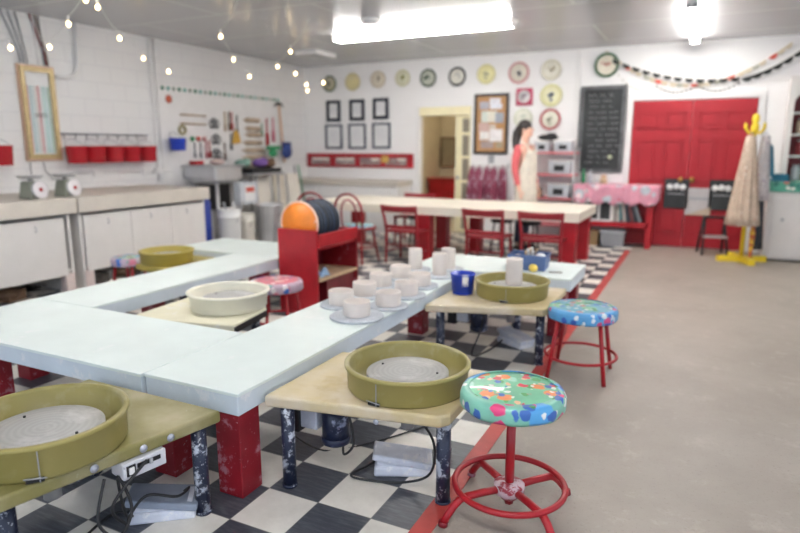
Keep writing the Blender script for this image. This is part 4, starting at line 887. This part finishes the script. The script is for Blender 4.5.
# ------------------------------------------------------------------ left wall cabinets and their counter
CF = -4.35
for k, (ya, yb, doors, lb) in enumerate(((-.9, 2.10, [(-.8, .2), (.24, 1.02), (1.30, 2.02)], 'long white storage cabinet at the left edge under the two scales'), (2.20, 3.98, [(2.24, 2.825), (2.83, 3.395), (3.40, 3.95)], 'white storage cabinet under the red buckets'))):
    cy = (ya + yb) / 2
    t = thing('storage_cabinet', lb, 'cabinet', (CF, cy, 0), 0, 'white cabinets along the left wall')
    obj('side_panel', G().bx(-1.10, -.02, ya - cy, ya - cy + .03, 0, .80), CAB, t); obj('side_panel', G().bx(-1.10, -.02, yb - cy - .03, yb - cy, 0, .80), CAB, t)
    obj('back_panel', G().bx(-1.13, -1.10, ya - cy, yb - cy, 0, .80), CAB, t)
    obj('cabinet_shelf', G().bx(-1.10, -.03, ya - cy + .03, yb - cy - .03, .22, .245), CAB, t)
    for a, b in doors:
        o = obj('cabinet_door', G().bx(-.02, .0, a - cy, b - cy, .19, .775), CAB, t, .004)
        obj('door_pull', G().tube([(.0, b - cy - .30, .715), (.022, b - cy - .30, .705), (.022, b - cy - .30, .675), (0, b - cy - .30, .665)], .006, 8), STEEL, o)
        if a < 1.4 and b > 1.1 or a < .9 and b > .9:
            for z in (.3, .6): obj('hinge', G().cyl((.005, a - cy - .01, z), (.005, a - cy - .01, z + .05), .008, n=8), DULL, o)
    for y in (ya + .06, yb - .06): obj('foot_post', G().bx(-.10, -.005, y - cy - .05, y - cy + .05, 0, .20), mat('dusty_pink_post', (.66, .55, .52), .6) if 'dusty_pink_post' not in bpy.data.materials else bpy.data.materials['dusty_pink_post'], t)
    t2 = thing('counter_slab', ['thick beige countertop slab at the left edge under the scales', 'thick beige countertop slab below the red buckets'][k], 'countertop', (CF, cy, .80))
    obj('slab', G().bx(-1.17, .04, ya - cy - .03, yb - cy + .05, .012, .165), COUNTER, t2, .008)
    obj('support_strip', G().bx(-1.15, .0, ya - cy, yb - cy, 0, .012), DULL, t2)
    for q in range(7):
        y = ya + .3 + q * (yb - ya - .5) / 7
        tag(obj('floor_clutter', G().ball((0, 0, .07), (.14, .11, .07), 12, 8).box((.02, .03, .05), (.2, .16, .10), .3 * q), [ROCK, DULL, BROWN, ROCK][q % 4], loc=(CF - .28 - .1 * (q % 2), y, 0)), 'dark bundle of stored clay supplies under the %s cabinet' % ['left edge', 'red bucket'][k], 'supplies', 'dark bundles under the %s cabinet' % ['left edge', 'red bucket'][k])
# kitchen scales
def scale_(label, y, x):
    t = thing('kitchen_scale', label, 'scale', (x, y, .965), math.radians(8), 'kitchen scales on the counter')
    obj('scale_body', G().prism([(-.085, -.08), (.085, -.08), (.085, .08), (-.085, .08)], 0, .17, [(-.06, -.06), (.06, -.06), (.06, .06), (-.06, .06)]), mat('sage_enamel', (.24, .25, .20), .35, .3) if 'sage_enamel' not in bpy.data.materials else bpy.data.materials['sage_enamel'], t, .012)
    d = obj('dial', G().lathe([(0, .022), (.080, .022), (.088, .016), (.088, 0)], n=32, ax='x'), mat('dial_face', (.74, .70, .72), .4) if 'dial_face' not in bpy.data.materials else bpy.data.materials['dial_face'], t, loc=(.078, .025, .085)); d.rotation_euler = (0, -.17, 0)
    obj('dial_centre', G().lathe([(0, .026), (.02, .026), (.02, .018)], n=20, ax='x'), BUCKRED, d)
    obj('dial_rim', G().torus((.014, 0, 0), .087, .006, 32, 8, 'x'), DULL, d)
    obj('stem', G().cyl((0, 0, .17), (0, 0, .20), .02), DULL, t)
    obj('weighing_pan', G().lathe([(0, .195), (.09, .198), (.125, .225), (.128, .228), (.12, .226), (.088, .204), (0, .202)], n=36), STEEL, t)
    return t
scale_('kitchen scale with round dial, left of the two under the gold frame', 1.90, -4.62); scale_('kitchen scale with round dial, right of the two under the gold frame', 2.27, -4.62)

# gold frame with measuring strips on the left wall
a, b = (-5.500, 2.456, 2.346), (-5.500, 2.836, 1.315)
w, h = .195, .505; cy, cz = 2.68, 1.842
t = thing('wall_frame', 'tall gold frame with coloured ribbon strips above the scales', 'frame', (XL + .005, cy, cz))
e = .05
obj('frame', G().bx(0, .05, -w, w, h - e, h).bx(0, .05, -w, w, -h, -h + e).bx(0, .05, -w, -w + e, -h + e, h - e).bx(0, .05, w - e, w, -h + e, h - e), GOLD, t, .005)
obj('frame_lip', G().bx(0, .03, -w - .02, w + .02, h, h + .02).bx(0, .03, -w - .02, w + .02, -h - .025, -h).bx(0, .03, w, w + .02, -h, h).bx(0, .03, -w - .02, -w, -h, h), PEACH, t)
obj('backing', G().bx(0, .02, -w + .03, w - .03, -h + .03, h - .03), PAPER, t)
for k, c_ in enumerate(((.55, .30, .30), (.25, .45, .48), (.45, .62, .62), (.62, .55, .5), (.55, .03, .06), (.55, .6, .6), (.22, .55, .5), (.40, .62, .62), (.20, .42, .26))):
    y = -.124 + k * .031; obj('ribbon_strip', G().bx(.02, .026, y - .0045, y + .0045, -h + .06, h - .20 - .01 * (k % 2)), mat('ribbon_%d' % k, c_, .6), t)
for k in range(3): obj('wire_hook', G().torus((.03, -.05 + k * .05, -.02), .02, .003, 16, 6, 'x'), BLACK, t)
# conduits and cables up the wall
def pipe(label, pts, r, m, name='wall_cable', cat='cable'):
    a = Vector(pts[0]); tag(obj(name, G().tube([Vector(p) - a for p in pts], r, 8), m, loc=tuple(a)), label, cat)
xw = XL + .02
for k, (px0, px1, m, lb) in enumerate(((2.36, 2.52, GCABLE, 'grey cable running up from the gold frame, leftmost'), (2.44, 2.56, GCABLE, 'second grey cable from the left above the gold frame'), (2.52, 2.60, GCABLE, 'third grey cable from the left above the gold frame'), (2.70, 2.73, CABLE, 'white cable above the middle of the gold frame'), (2.78, 2.80, GCABLE, 'grey cable beside the red cable above the gold frame'), (2.74, 2.84, BROWN, 'dark cable twisted with the red cable above the gold frame'), (2.68, 2.82, DRED, 'red cable running from the gold frame to the ceiling'))):
    pipe(lb, [(xw, px1, 2.38), (xw, px1 - .01, 2.5), (xw, (px0 + px1) / 2, 2.7), (xw, px0, 2.915)], .008, m)
pipe('white conduit bending from the gold frame up to the ceiling', [(xw + .02, 2.905, 2.27), (xw + .02, 3.05, 2.27), (xw + .02, 3.14, 2.30), (xw + .02, 3.20, 2.38), (xw + .02, 3.22, 2.5), (xw + .02, 3.22, 2.915)], .022, WHITE, 'conduit', 'conduit')
pipe('white conduit pipe running up the wall left of the tool board', [(xw, 4.32, 1.0), (xw, 4.32, 2.0), (xw, 4.32, 2.915)], .015, WHITE, 'conduit', 'conduit')
pipe('thin white conduit running beside the tool board edge', [(xw, 4.40, 1.4), (xw, 4.40, 2.0), (xw, 4.40, 2.915)], .010, WHITE, 'conduit', 'conduit')
pipe('horizontal white conduit along the wall behind the counter', [(xw, 2.9, 1.15), (xw, 3.6, 1.15), (xw, 4.55, 1.12)], .015, WHITE, 'conduit', 'conduit')
pipe('grey cable hanging from the gold frame behind the left scale', [(xw, 2.50, 1.30), (xw, 2.5, 1.15), (xw, 2.49, .98)], .006, GCABLE)
pipe('grey cable curving from the gold frame between the scales', [(xw, 2.66, 1.30), (xw, 2.67, 1.2), (xw, 2.75, 1.1), (xw, 2.88, 1.08)], .006, GCABLE)
for k, y in enumerate((3.36, 4.12, 4.33)): tag(obj('outlet_box', G().bx(0, .04, -.06, .06, -.04, .04).bx(.04, .045, -.03, .03, -.02, .02), WHITE, None, .005, loc=(XL, y, 1.14)), ['white outlet box on the conduit below the red buckets', 'white outlet box on the conduit left of the tool board', 'white outlet box nearest the tool board'][k], 'outlet')
# red buckets on a rail
t = thing('hook_rail', 'dark thin rail with hooks holding five red buckets', 'rail', (XL + .03, 3.52, 1.62))
obj('rail', G().cyl((0, -.66, 0), (0, .66, 0), .009, n=8), GCABLE, t)
for k in range(9): obj('hook', G().tube([(0, -.6 + k * .15, .0), (.03, -.6 + k * .15, -.02), (.03, -.6 + k * .15, -.05), (.01, -.6 + k * .15, -.06)], .005, 6), BLACK, t)
def bucket(label, y, m, R_=.118, h=.20, z=1.275, name='bucket', group=None, x=XL + .16, flat=True):
    t = thing(name, label, 'bucket', (x, y, z), 0, group)
    obj('bucket_wall', G().lathe([(0, 0), (R_ * .86, 0), (R_ * .9, .006), (R_, h - .01), (R_ + .006, h), (R_ - .006, h), (R_ * .84, .012), (0, .010)], n=36), m, t)
    obj('rim', G().torus((0, 0, h), R_ + .002, .005, 36, 6), m, t)
    obj('bail_handle', G().tube([(-.0 - .10 * sin(q), R_ * cos(q), h - .01 + .095 * sin(q)) for q in [PI * i / 16 for i in range(17)]], .0035, 6), GCABLE, t)
bl = ['first under the rail, next to the gold frame', 'second from the left under the rail', 'middle one of five under the rail', 'fourth from the left under the rail', 'rightmost under the rail']
for k in range(5): bucket('red enamel bucket on the wall, ' + bl[k], 2.99 + k * .262, BUCKRED, group='red wall buckets')
bucket('red enamel bucket at the left edge, left of the gold frame', 2.10, BUCKRED, group='red wall buckets', h=.205)

# tool board
t = thing('tool_board', 'white pegboard panel with a dotted top border on the left wall', 'board', (XL + .002, 5.80, 1.62))
obj('panel', G().bx(0, .018, -1.38, 1.40, -.68, .70), WHITE, t, .003)
BD = [mat('border_dot_%d' % q, c_, .6) for q, c_ in enumerate(((.03, .22, .12), (.12, .40, .34), (.30, .36, .30)))]
for k in range(26):
    obj('border_dot', G().lathe([(0, .024), (.030, .024), (.030, .016)], (0, -1.30 + k * .104, .655), 10, ax='x'), BD[k % 3], t)
tag(obj('red_disc', G().lathe([(0, .022), (.05, .02), (.055, .01), (.055, 0)], n=24, ax='x'), mat('brick_red_disc', (.50, .10, .05), .5), loc=(XL + .02, 4.60, 2.13)), 'round brick red disc near the top left of the tool board', 'ornament')
XT = XL + .045
def tool(name, label, y, z, L, r, m, rot=0, cat='tool', group=None, prof=None, hm=None):
    t = thing(name, label, cat, (XT, y, z), 0, group)
    m4 = Matrix.Rotation(rot, 3, 'X')
    def tr(q): return tuple(m4 @ Vector(q))
    pr = prof or [(-.5, r), (.5, r)]
    obj('tool_body', G().tube([tr((0, L * u, 0)) for u, _ in pr], [q for _, q in pr], 10), m, t)
    if hm: obj('tool_handle', G().tube([tr((0, -L * .5, 0)), tr((0, -L * .72, 0))], [.016, .013], 8), hm, t)
    obj('peg', G().cyl((-.028, 0, .02), (.0, 0, .02), .004, n=6), STEEL, t)
for k in range(2): tool('wooden_rod', 'long thin wooden rod at the upper left of the tool board, %s' % ['upper of two', 'lower of two'][k], 5.03, 1.925 - .125 * k, .50, .013, TANW, 0, 'rod', 'thin rods on the tool board')
pin = [(-.72, .014), (-.53, .016), (-.5, .016), (-.495, .042), (.495, .042), (.5, .012), (.53, .012), (.72, .010)]
pz = [(1.90, .30), (1.765, .30), (1.665, .32), (1.535, .36), (1.41, .42), (1.295, .44), (1.18, .38)]
pn = ['topmost', 'second from the top', 'third from the top', 'fourth from the top', 'fifth from the top', 'sixth from the top', 'lowest']
for k, (z, L) in enumerate(pz): tool('rolling_pin', 'wooden rolling pin on the tool board, %s of seven' % pn[k], 6.36 + .02 * (k % 3), z, L, .03, TANW, 0, 'rolling pin', 'rolling pins on the tool board', pin)
tool('red_spatula', 'long red spatula right of the rolling pins, left of two', 6.74, 1.72, .46, .018, BUCKRED, PI / 2, 'spatula', None, [(-.5, .03), (-.1, .03), (0, .012), (.5, .012)]); tool('red_spatula', 'pink red spatula right of the rolling pins, right of two', 6.91, 1.76, .42, .018, mat('rose_plastic', (.50, .06, .14), .5), PI / 2, 'spatula', None, [(-.5, .026), (-.1, .026), (0, .012), (.5, .012)])
cut = mat('dark_wire_tool', (.13, .13, .14), .5, .4)
for k, (y, z) in enumerate(((5.46, 1.82), (5.48, 1.58), (5.48, 1.36))):
    t = thing('wire_cutter_set', 'cluster of dark wire cutters on the tool board, %s of three' % ['top', 'middle', 'bottom'][k], 'cutters', (XT, y, z), 0, 'dark wire cutter clusters on the tool board')
    for q in range(3): obj('cutter_loop', G().torus((0, -.05 + .05 * q, .03 * (q % 2)), .05, .008, 20, 6, 'x'), cut, t)
    obj('cutter_bar', G().bx(-.01, .01, -.08, .08, -.07, -.055), cut, t)
for k, (y, z, L, m, lb) in enumerate(((5.70, 1.86, .30, TANW, 'tan wooden rib hanging at the upper middle of the tool board'), (5.80, 1.87, .30, BROWN, 'dark brown tool beside the tan rib on the tool board'), (5.86, 1.87, .28, BUCKRED, 'red handled tool in the upper middle of the tool board'), (5.98, 1.80, .34, BLACK, 'black brush hanging left of the rolling pins'), (6.60, 1.75, .22, GREENP, 'green handled tool hanging at the right end of the rolling pins'), (5.82, 1.55, .26, cut, 'dark gripper hanging left of the yellow pouch'), (5.66, 1.40, .28, BROWN, 'dark knife hanging at the lower middle of the tool board'), (5.02, 1.42, .22, GREY, 'pale grey scraper in the lower left of the tool board'), (5.14, 1.42, .24, GREY, 'grey scraper beside the pink ones on the tool board'), (5.26, 1.43, .26, mat('pink_handle', (.6, .16, .2), .5), 'pink handled scraper left of two on the tool board'), (5.33, 1.43, .26, BUCKRED, 'red handled scraper beside the wire cutters'))):
    tool('hanging_tool', lb, y, z, L, .012, m, PI / 2, 'tool', None, [(-.5, .02), (-.15, .018), (-.1, .009), (.5, .011)])
tag(obj('yellow_pouch', G().prism([(-.10, -.11), (.10, -.09), (.06, .07), (.0, .12), (-.05, .07)], -.02, .02), mat('ochre_leather', (.62, .36, .06), .6), None, .015, loc=(XT, 5.94, 1.62)), 'ochre yellow pouch hanging left of the rolling pins', 'pouch').rotation_euler = (PI / 2, 0, PI / 2)
tag(obj('coiled_twine', G().torus((0, 0, 0), .055, .02, 24, 8, 'x'), mat('olive_twine', (.36, .32, .18), .8), loc=(XT, 4.80, 1.71)), 'coil of olive twine above the blue bucket', 'twine')
for k, (y, m, lb) in enumerate(((4.98, GREENP, 'green knob on the tool board, left of three small knobs'), (5.10, REDF, 'coral knob on the tool board, middle of three'), (5.22, mat('pale_pink_knob', (.66, .32, .32), .5), 'pink knob on the tool board, right of three'))): tag(obj('cookie_stamp', G().lathe([(0, .03), (.03, .028), (.035, .0), (0, -.02)], (0, 0, 0), 16, ax='x'), m, loc=(XT - .005, y, 1.585)), lb, 'stamp')
bucket('cobalt blue bucket hanging at the left of the tool board', 4.60, BLUE, .115, .165, 1.42, x=XL + .14)
t = thing('pickaxe', 'long pale handled pick with dark head hanging at the right of the tool board', 'pick', (XT + .06, 7.02, 0))
obj('handle', G().tube([(0, .0, 2.18), (0, .06, 1.6), (0, .10, 1.20)], [.018, .022, .024], 10), PEACH, t); obj('head', G().tube([(0, -.13, 2.16), (0, -.06, 2.20), (0, 0, 2.21), (0, .06, 2.20), (0, .13, 2.16)], [.008, .022, .028, .022, .008], 10), BLACK, t)
t = thing('glove_pair', 'blue rubber gloves hanging at the lower right of the tool board', 'gloves', (XT + .10, 7.15, 1.38))
obj('palm', G().ball((0, 0, 0), (.05, .14, .12), 16, 10), mat('navy_rubber', (.02, .05, .22), .4), t)
for k in range(4): obj('finger', G().tube([(0, -.10 + k * .065, .06), (.0, -.10 + k * .068, .17)], [.024, .018], 8), bpy.data.materials['navy_rubber'], t)
tag(obj('green_sprayer', G().ball((0, 0, 0), (.06, .10, .07), 14, 8).bx(-.03, .03, -.14, .18, .06, .12), GREENP, loc=(XL + .2, 6.68, 1.36)), 'green garden sprayer beside the blue gloves', 'sprayer')

# ------------------------------------------------------------------ sink, tubs and boards in the back left
t = thing('steel_sink', 'stainless steel sink basin below the tool board', 'sink', (-5.20, 5.13, 0))
o_ = [(-.28, -.36), (.32, -.36), (.32, .22), (-.28, .22)]
i_ = [(-.22, -.30), (.26, -.30), (.26, .16), (-.22, .16)]
obj('basin', G().prism(i_, .93, 1.0, o_).prism(o_, 1.0, 1.19), STEEL, t, .03, seg=3)
obj('basin_rim', G().tube([(*p, 1.19) for p in [(-.30, -.38), (.34, -.38), (.34, .24), (-.30, .24)]], .014, 8, True), STEEL, t)
obj('basin_well', G().bx(-.24, .29, -.32, .19, 1.19, 1.192), DULL, t)
for x in (-.2, .27):
    for y in (-.29, .14): obj('leg', G().cyl((x, y, 0), (x, y, .95), .024, n=12), STEEL, t)
obj('drain_box', G().bx(-.22, .15, -.2, .12, .55, .93), BLACK, t, .02)
t = thing('drain_board', 'black edged grey draining shelf at the right end of the sink', 'shelf', (-5.05, 5.90, 0))
obj('board', G().bx(-.40, .30, -.44, .30, 1.03, 1.07), DULL, t, .01); obj('black_tray', G().bx(-.36, .28, -.44, .26, 1.07, 1.14), BLACK, t, .01)
for x in (-.34, .22):
    for y in (-.3, .24): obj('leg', G().cyl((x, y, 0), (x, y, 1.03), .018, n=10), DULL, t)
for k, (x, y, z, r, m, lb) in enumerate(((-4.90, 5.78, 1.22, .11, PURPLE, 'bundle of purple cloth on the black tray'), (-5.05, 5.55, 1.215, .11, mat('sage_cloth', (.22, .36, .30), .7), 'sage green bundle on the black tray'), (-5.12, 6.25, 1.20, .12, BROWN, 'brown sack on the draining shelf'), (-5.0, 5.97, 1.19, .07, DRED, 'dark red bundle at the right end of the draining shelf'))):
    tag(obj('cloth_bundle', G().ball((0, 0, 0), (r * 1.2, r, r * .6), 16, 10).ball((.03, .06, .03), (r * .6, r * .6, r * .5)), m, loc=(x, y, z)), lb, 'bundle')
tag(obj('sink_rag', G().ball((0, 0, 0), (.10, .12, .05)), mat('pale_pink_rag', (.6, .45, .42), .8), loc=(-5.25, 5.22, 1.245)), 'pale pink rag on the sink rim below the tool board', 'rag')
tag(obj('red_soap_dish', G().bx(-.06, .06, -.09, .09, 0, .06), BUCKRED, None, .015, loc=(-5.38, 4.93, 1.206)), 'small red soap dish at the left end of the sink', 'dish')
t = thing('notice_box', 'grey metal box with a white and red notice under the black tray', 'box', (-4.60, 5.13, .66))
obj('box_body', G().bx(-.12, .0, -.18, .20, -.02, .30), CLEAR, t, .006)
obj('notice_sheet', G().bx(0, .004, -.08, .14, .02, .26), PAPER, t); obj('red_print', G().bx(.004, .007, -.06, .12, .16, .23), REDF, t)
obj('hanger', G().cyl((-.06, 0, .30), (-.06, 0, .33), .02), DULL, t)
def pail(label, x, y, R_, h, m):
    t = thing('pail', label, 'bucket', (x, y, 0), 0, 'white plastic pails under the sink')
    obj('pail_wall', G().lathe([(0, 0), (R_ * .88, 0), (R_ * .9, .01), (R_ * .99, h * .8), (R_ * 1.04, h * .81), (R_ * 1.04, h * .86), (R_, h * .87), (R_ * 1.01, h - .01), (R_ * 1.04, h), (R_ * .97, h), (R_ * .9, h * .5), (0, h * .5)], n=36), m, t)
    obj('handle', G().tube([(R_ * 1.04 * cos(q), -.02 - .05 * sin(q), h * .8 - .12 * sin(q)) for q in [PI * i / 12 for i in range(13)]], .004, 6), GCABLE, t)
pail('tall white pail under the sink, holding paddles', -4.42, 4.50, .155, .64, WHITE); pail('smaller white pail right of the tall one under the sink', -4.42, 4.83, .125, .54, CREAMW)
for k in range(3): tag(obj('paddle', G().tube([(0, 0, 0), (.02 * k, .05 * (k - 1), .30), (.03 * k, .09 * (k - 1), .38)], [.01, .012, .02], 8), [GREY, PAPER, DULL][k], loc=(-4.42 + .04 * k, 4.48 + .03 * k, .35)), ['grey paddle standing in the tall white pail', 'white paddle standing in the tall white pail', 'metal paddle standing in the tall white pail'][k], 'paddle')
t = thing('blue_drum', 'tall blue plastic drum squeezed beside the white cabinet end', 'drum', (-4.66, 4.215, 0)); obj('drum_wall', G().lathe([(0, 0), (.12, 0), (.13, .05), (.13, .36), (.138, .38), (.13, .40), (.13, .74), (.11, .78), (0, .78)], n=32), NAVYB, t); obj('drum_lid', G().lathe([(0, .78), (.10, .78), (.10, .80), (0, .80)], n=28), BLUE, t)
t = thing('trash_can', 'galvanised metal trash can between the pails and the red rack', 'trash can', (-4.35, 5.28, 0))
obj('can_wall', G().lathe([(0, 0), (.165, 0), (.17, .02), (.195, .62), (.205, .635), (.195, .65), (.187, .63), (.155, .03), (0, .03)], n=72, fold=lambda a, k: 1 + .02 * sin(a * 18)), STEEL, t)
for s_ in (-1, 1): obj('side_handle', G().tube([(.19 * s_, -.06, .5), (.23 * s_, -.05, .5), (.23 * s_, .05, .5), (.19 * s_, .06, .5)], .007, 8), DULL, t)
for k, (y, m, lb) in enumerate(((5.98, CREAMW, 'tall cream board leaning on the left wall, leftmost of three'), (6.38, mat('ivory_board', (.70, .64, .54), .6), 'tall ivory board leaning on the left wall, middle of three'), (6.78, CREAMW, 'tall cream board leaning on the left wall near the corner'))):
    o = tag(obj('leaning_board', G().bx(-.012, .012, -.16, .16, 0, 1.02), m, None, .003, loc=(-4.92, y, .005)), lb, 'board', 'boards leaning near the sink'); o.rotation_euler = (0, -.10, 0)
for k, y in enumerate((7.12, 7.24)): 
    o = tag(obj('broom_handle', G().cyl((0, 0, 0), (0, 0, 1.15), .013, n=8), GREENP if k else GCABLE, loc=(-5.0, y, .012)), ['grey pole leaning by the boards near the back corner', 'green pole leaning by the boards near the back corner'][k], 'pole'); o.rotation_euler = (.10, -.12, 0)

# ------------------------------------------------------------------ the person
def skin_obj(name, verts, edges, radii, m, parent, root=0, sub=2):
    me = bpy.data.meshes.new(name); me.from_pydata(verts, edges, []); me.materials.append(m)
    o = bpy.data.objects.new(name, me); C.objects.link(o); o.parent = parent
    sk = o.modifiers.new('skin', 'SKIN'); sk.use_smooth_shade = True
    for i, r in enumerate(radii):
        v = me.skin_vertices[0].data[i]; v.radius = r if isinstance(r, tuple) else (r, r); v.use_root = (i == root)
    s_ = o.modifiers.new('sub', 'SUBSURF'); s_.levels = sub; s_.render_levels = sub
    return o
pp = thing('person', 'woman in a coral cardigan and cream floral apron standing behind the long table, facing right', 'person', (-.95, 6.74, 0), math.radians(-14))
pp.scale = (1.045, 1.045, 1.045)
# facing +x in local space; +y is her left
V = [(0, 0, .92), (0, 0, 1.05), (-.005, 0, 1.20), (-.01, 0, 1.34), (-.01, 0, 1.42), (.0, 0, 1.50), (.015, 0, 1.57), (.02, 0, 1.64), (.01, 0, 1.69)]
R_ = [(.12, .155), (.105, .125), (.115, .14), (.10, .15), (.06, .07), (.05, .052), (.07, .066), (.088, .076), (.07, .062)]
E = [(i, i + 1) for i in range(8)]
def addc(pts, rs, at):
    k = len(V); V.extend(pts); R_.extend([(r, r) if not isinstance(r, tuple) else r for r in rs]); E.append((at, k)); E.extend([(k + i, k + i + 1) for i in range(len(pts) - 1)])
for s_ in (-1, 1):
    addc([(-.01, .155 * s_, 1.385), (-.02, .20 * s_, 1.25), (-.02, .215 * s_, 1.11), (.02 + .05 * (s_ > 0), .215 * s_, .95), (.05 + .06 * (s_ > 0), .21 * s_, .85), (.06 + .07 * (s_ > 0), .20 * s_, .80)], [.052, .046, .040, .033, .024, .03], 3)
    addc([(.0, .085 * s_, .85), (.01, .09 * s_, .66), (.015, .09 * s_, .48), (0, .09 * s_, .26), (-.01, .09 * s_, .10), (.05, .095 * s_, .045), (.13, .10 * s_, .03)], [.092, .08, .058, .052, .038, .036, .03], 0)
skin_obj('body', V, E, R_, SKIN, pp)
for s_ in (-1, 1):       # fingers
    bx_ = .06 + .07 * (s_ > 0)
    for k in range(4):
        L = [.062, .07, .066, .05][k]; x = bx_ + .022 - k * .016
        skin_obj('finger', [(x, .20 * s_, .79), (x + .004, .198 * s_, .775 - L * .5), (x + .002, .19 * s_, .77 - L)], [(0, 1), (1, 2)], [.009, .0085, .007], SKIN, pp, sub=1)
    skin_obj('thumb', [(bx_ + .02, .195 * s_, .82), (bx_ + .045, .185 * s_, .79), (bx_ + .048, .18 * s_, .76)], [(0, 1), (1, 2)], [.011, .010, .008], SKIN, pp, sub=1)
obj('nose', G().ball((.108, 0, 1.625), (.020, .012, .018), 10, 8), SKIN, pp)
obj('chin', G().ball((.075, 0, 1.565), (.03, .035, .025), 12, 8), SKIN, pp)
for s_ in (-1, 1):
    obj('eye', G().ball((.094, .03 * s_, 1.648), (.008, .013, .007), 10, 6), EYE, pp); obj('ear', G().ball((.012, .078 * s_, 1.63), (.018, .008, .028), 10, 8), SKIN, pp)
obj('mouth', G().ball((.099, 0, 1.590), (.008, .022, .006), 10, 6), LIP, pp)
obj('hair', G().ball((-.012, 0, 1.672), (.098, .092, .092), 24, 16).ball((-.055, 0, 1.63), (.068, .088, .10), 20, 12).tube([(-.08, 0, 1.66), (-.12, -.01, 1.58), (-.125, -.03, 1.48), (-.11, -.06, 1.40), (-.09, -.08, 1.34)], [.06, .065, .055, .042, .015], 14), HAIR, pp)
CV = [(0, 0, 1.0), (-.005, 0, 1.08), (-.008, 0, 1.20), (-.012, 0, 1.34), (-.012, 0, 1.40)]; CR = [(.118, .145), (.115, .138), (.122, .148), (.108, .158), (.07, .09)]; CE = [(i, i + 1) for i in range(4)]
for s_ in (-1, 1):
    k = len(CV); CV += [(-.01, .157 * s_, 1.385), (-.02, .202 * s_, 1.25), (-.02, .217 * s_, 1.11), (.02 + .05 * (s_ > 0), .217 * s_, .95), (.04 + .05 * (s_ > 0), .213 * s_, .885)]
    CR += [(.062, .062), (.056, .056), (.050, .050), (.043, .043), (.037, .037)]; CE += [(3, k), (k, k + 1), (k + 1, k + 2), (k + 2, k + 3), (k + 3, k + 4)]
skin_obj('cardigan', CV, CE, CR, CORAL, pp)
LV = [(0, 0, .99), (0, 0, .90)]; LR = [(.116, .145), (.130, .165)]; LE = [(0, 1)]
for s_ in (-1, 1):
    k = len(LV); LV += [(.0, .085 * s_, .82), (.01, .09 * s_, .66), (.015, .09 * s_, .48), (0, .09 * s_, .26), (-.008, .09 * s_, .09)]; LR += [.100, .088, .067, .062, .058]; LE += [(1, k)] + [(k + i, k + i + 1) for i in range(4)]
skin_obj('jeans', LV, LE, LR, DENIM, pp)
for s_ in (-1, 1): obj('shoe', G().ball((.06, .098 * s_, .038), (.135, .05, .04), 18, 10), BLACK, pp)
def ap(u, v):      # bib apron wrapped round the front of the body
    z = .50 + .86 * v
    half = 1.55 - (.0 if v < .55 else (v - .55) / .45 * .85)
    a = (u - .5) * 2 * half
    rx = .165 + .03 * (1 - v) - .02 * max(0, v - .8); ry = .195 + .03 * (1 - v)
    return (-.012 + rx * cos(a), ry * sin(a), z + .0 * u)
obj('apron', G().grid(ap, 28, 16), APRONF, pp, thick=.006)
obj('apron_strap', G().tube([(.115, -.09, 1.35), (.07, -.085, 1.43), (-.02, -.07, 1.47), (-.07, 0, 1.47), (-.02, .07, 1.47), (.07, .085, 1.43), (.115, .09, 1.35)], .009, 8), APRONF, pp)
obj('apron_tie', G().torus((-.008, 0, 1.06), .168, .010, 36, 6), APRONF, pp)

# ------------------------------------------------------------------ daylight, camera, view
W = bpy.data.worlds.new('daylight'); S.world = W; W.use_nodes = True
bg = W.node_tree.nodes['Background']; bg.inputs[0].default_value = (.72, .83, 1.0, 1); bg.inputs[1].default_value = .62
cam = bpy.data.cameras.new('camera'); co = bpy.data.objects.new('camera', cam); C.objects.link(co); S.camera = co
co.location = (1.3346, -1.9357, 1.4725); co.rotation_euler = (math.radians(90 - 11.148), math.radians(0), math.radians(26.139))
cam.sensor_width = 36; cam.lens = 608.9 * 36 / 800
cam.dof.use_dof = True; cam.dof.focus_distance = 2.45; cam.dof.aperture_fstop = 1.25; cam.clip_start = .05
vs = S.view_settings; vs.view_transform = 'Standard'; vs.look = 'None'; vs.gamma = 1; vs.use_curve_mapping = False; vs.exposure = 1.33
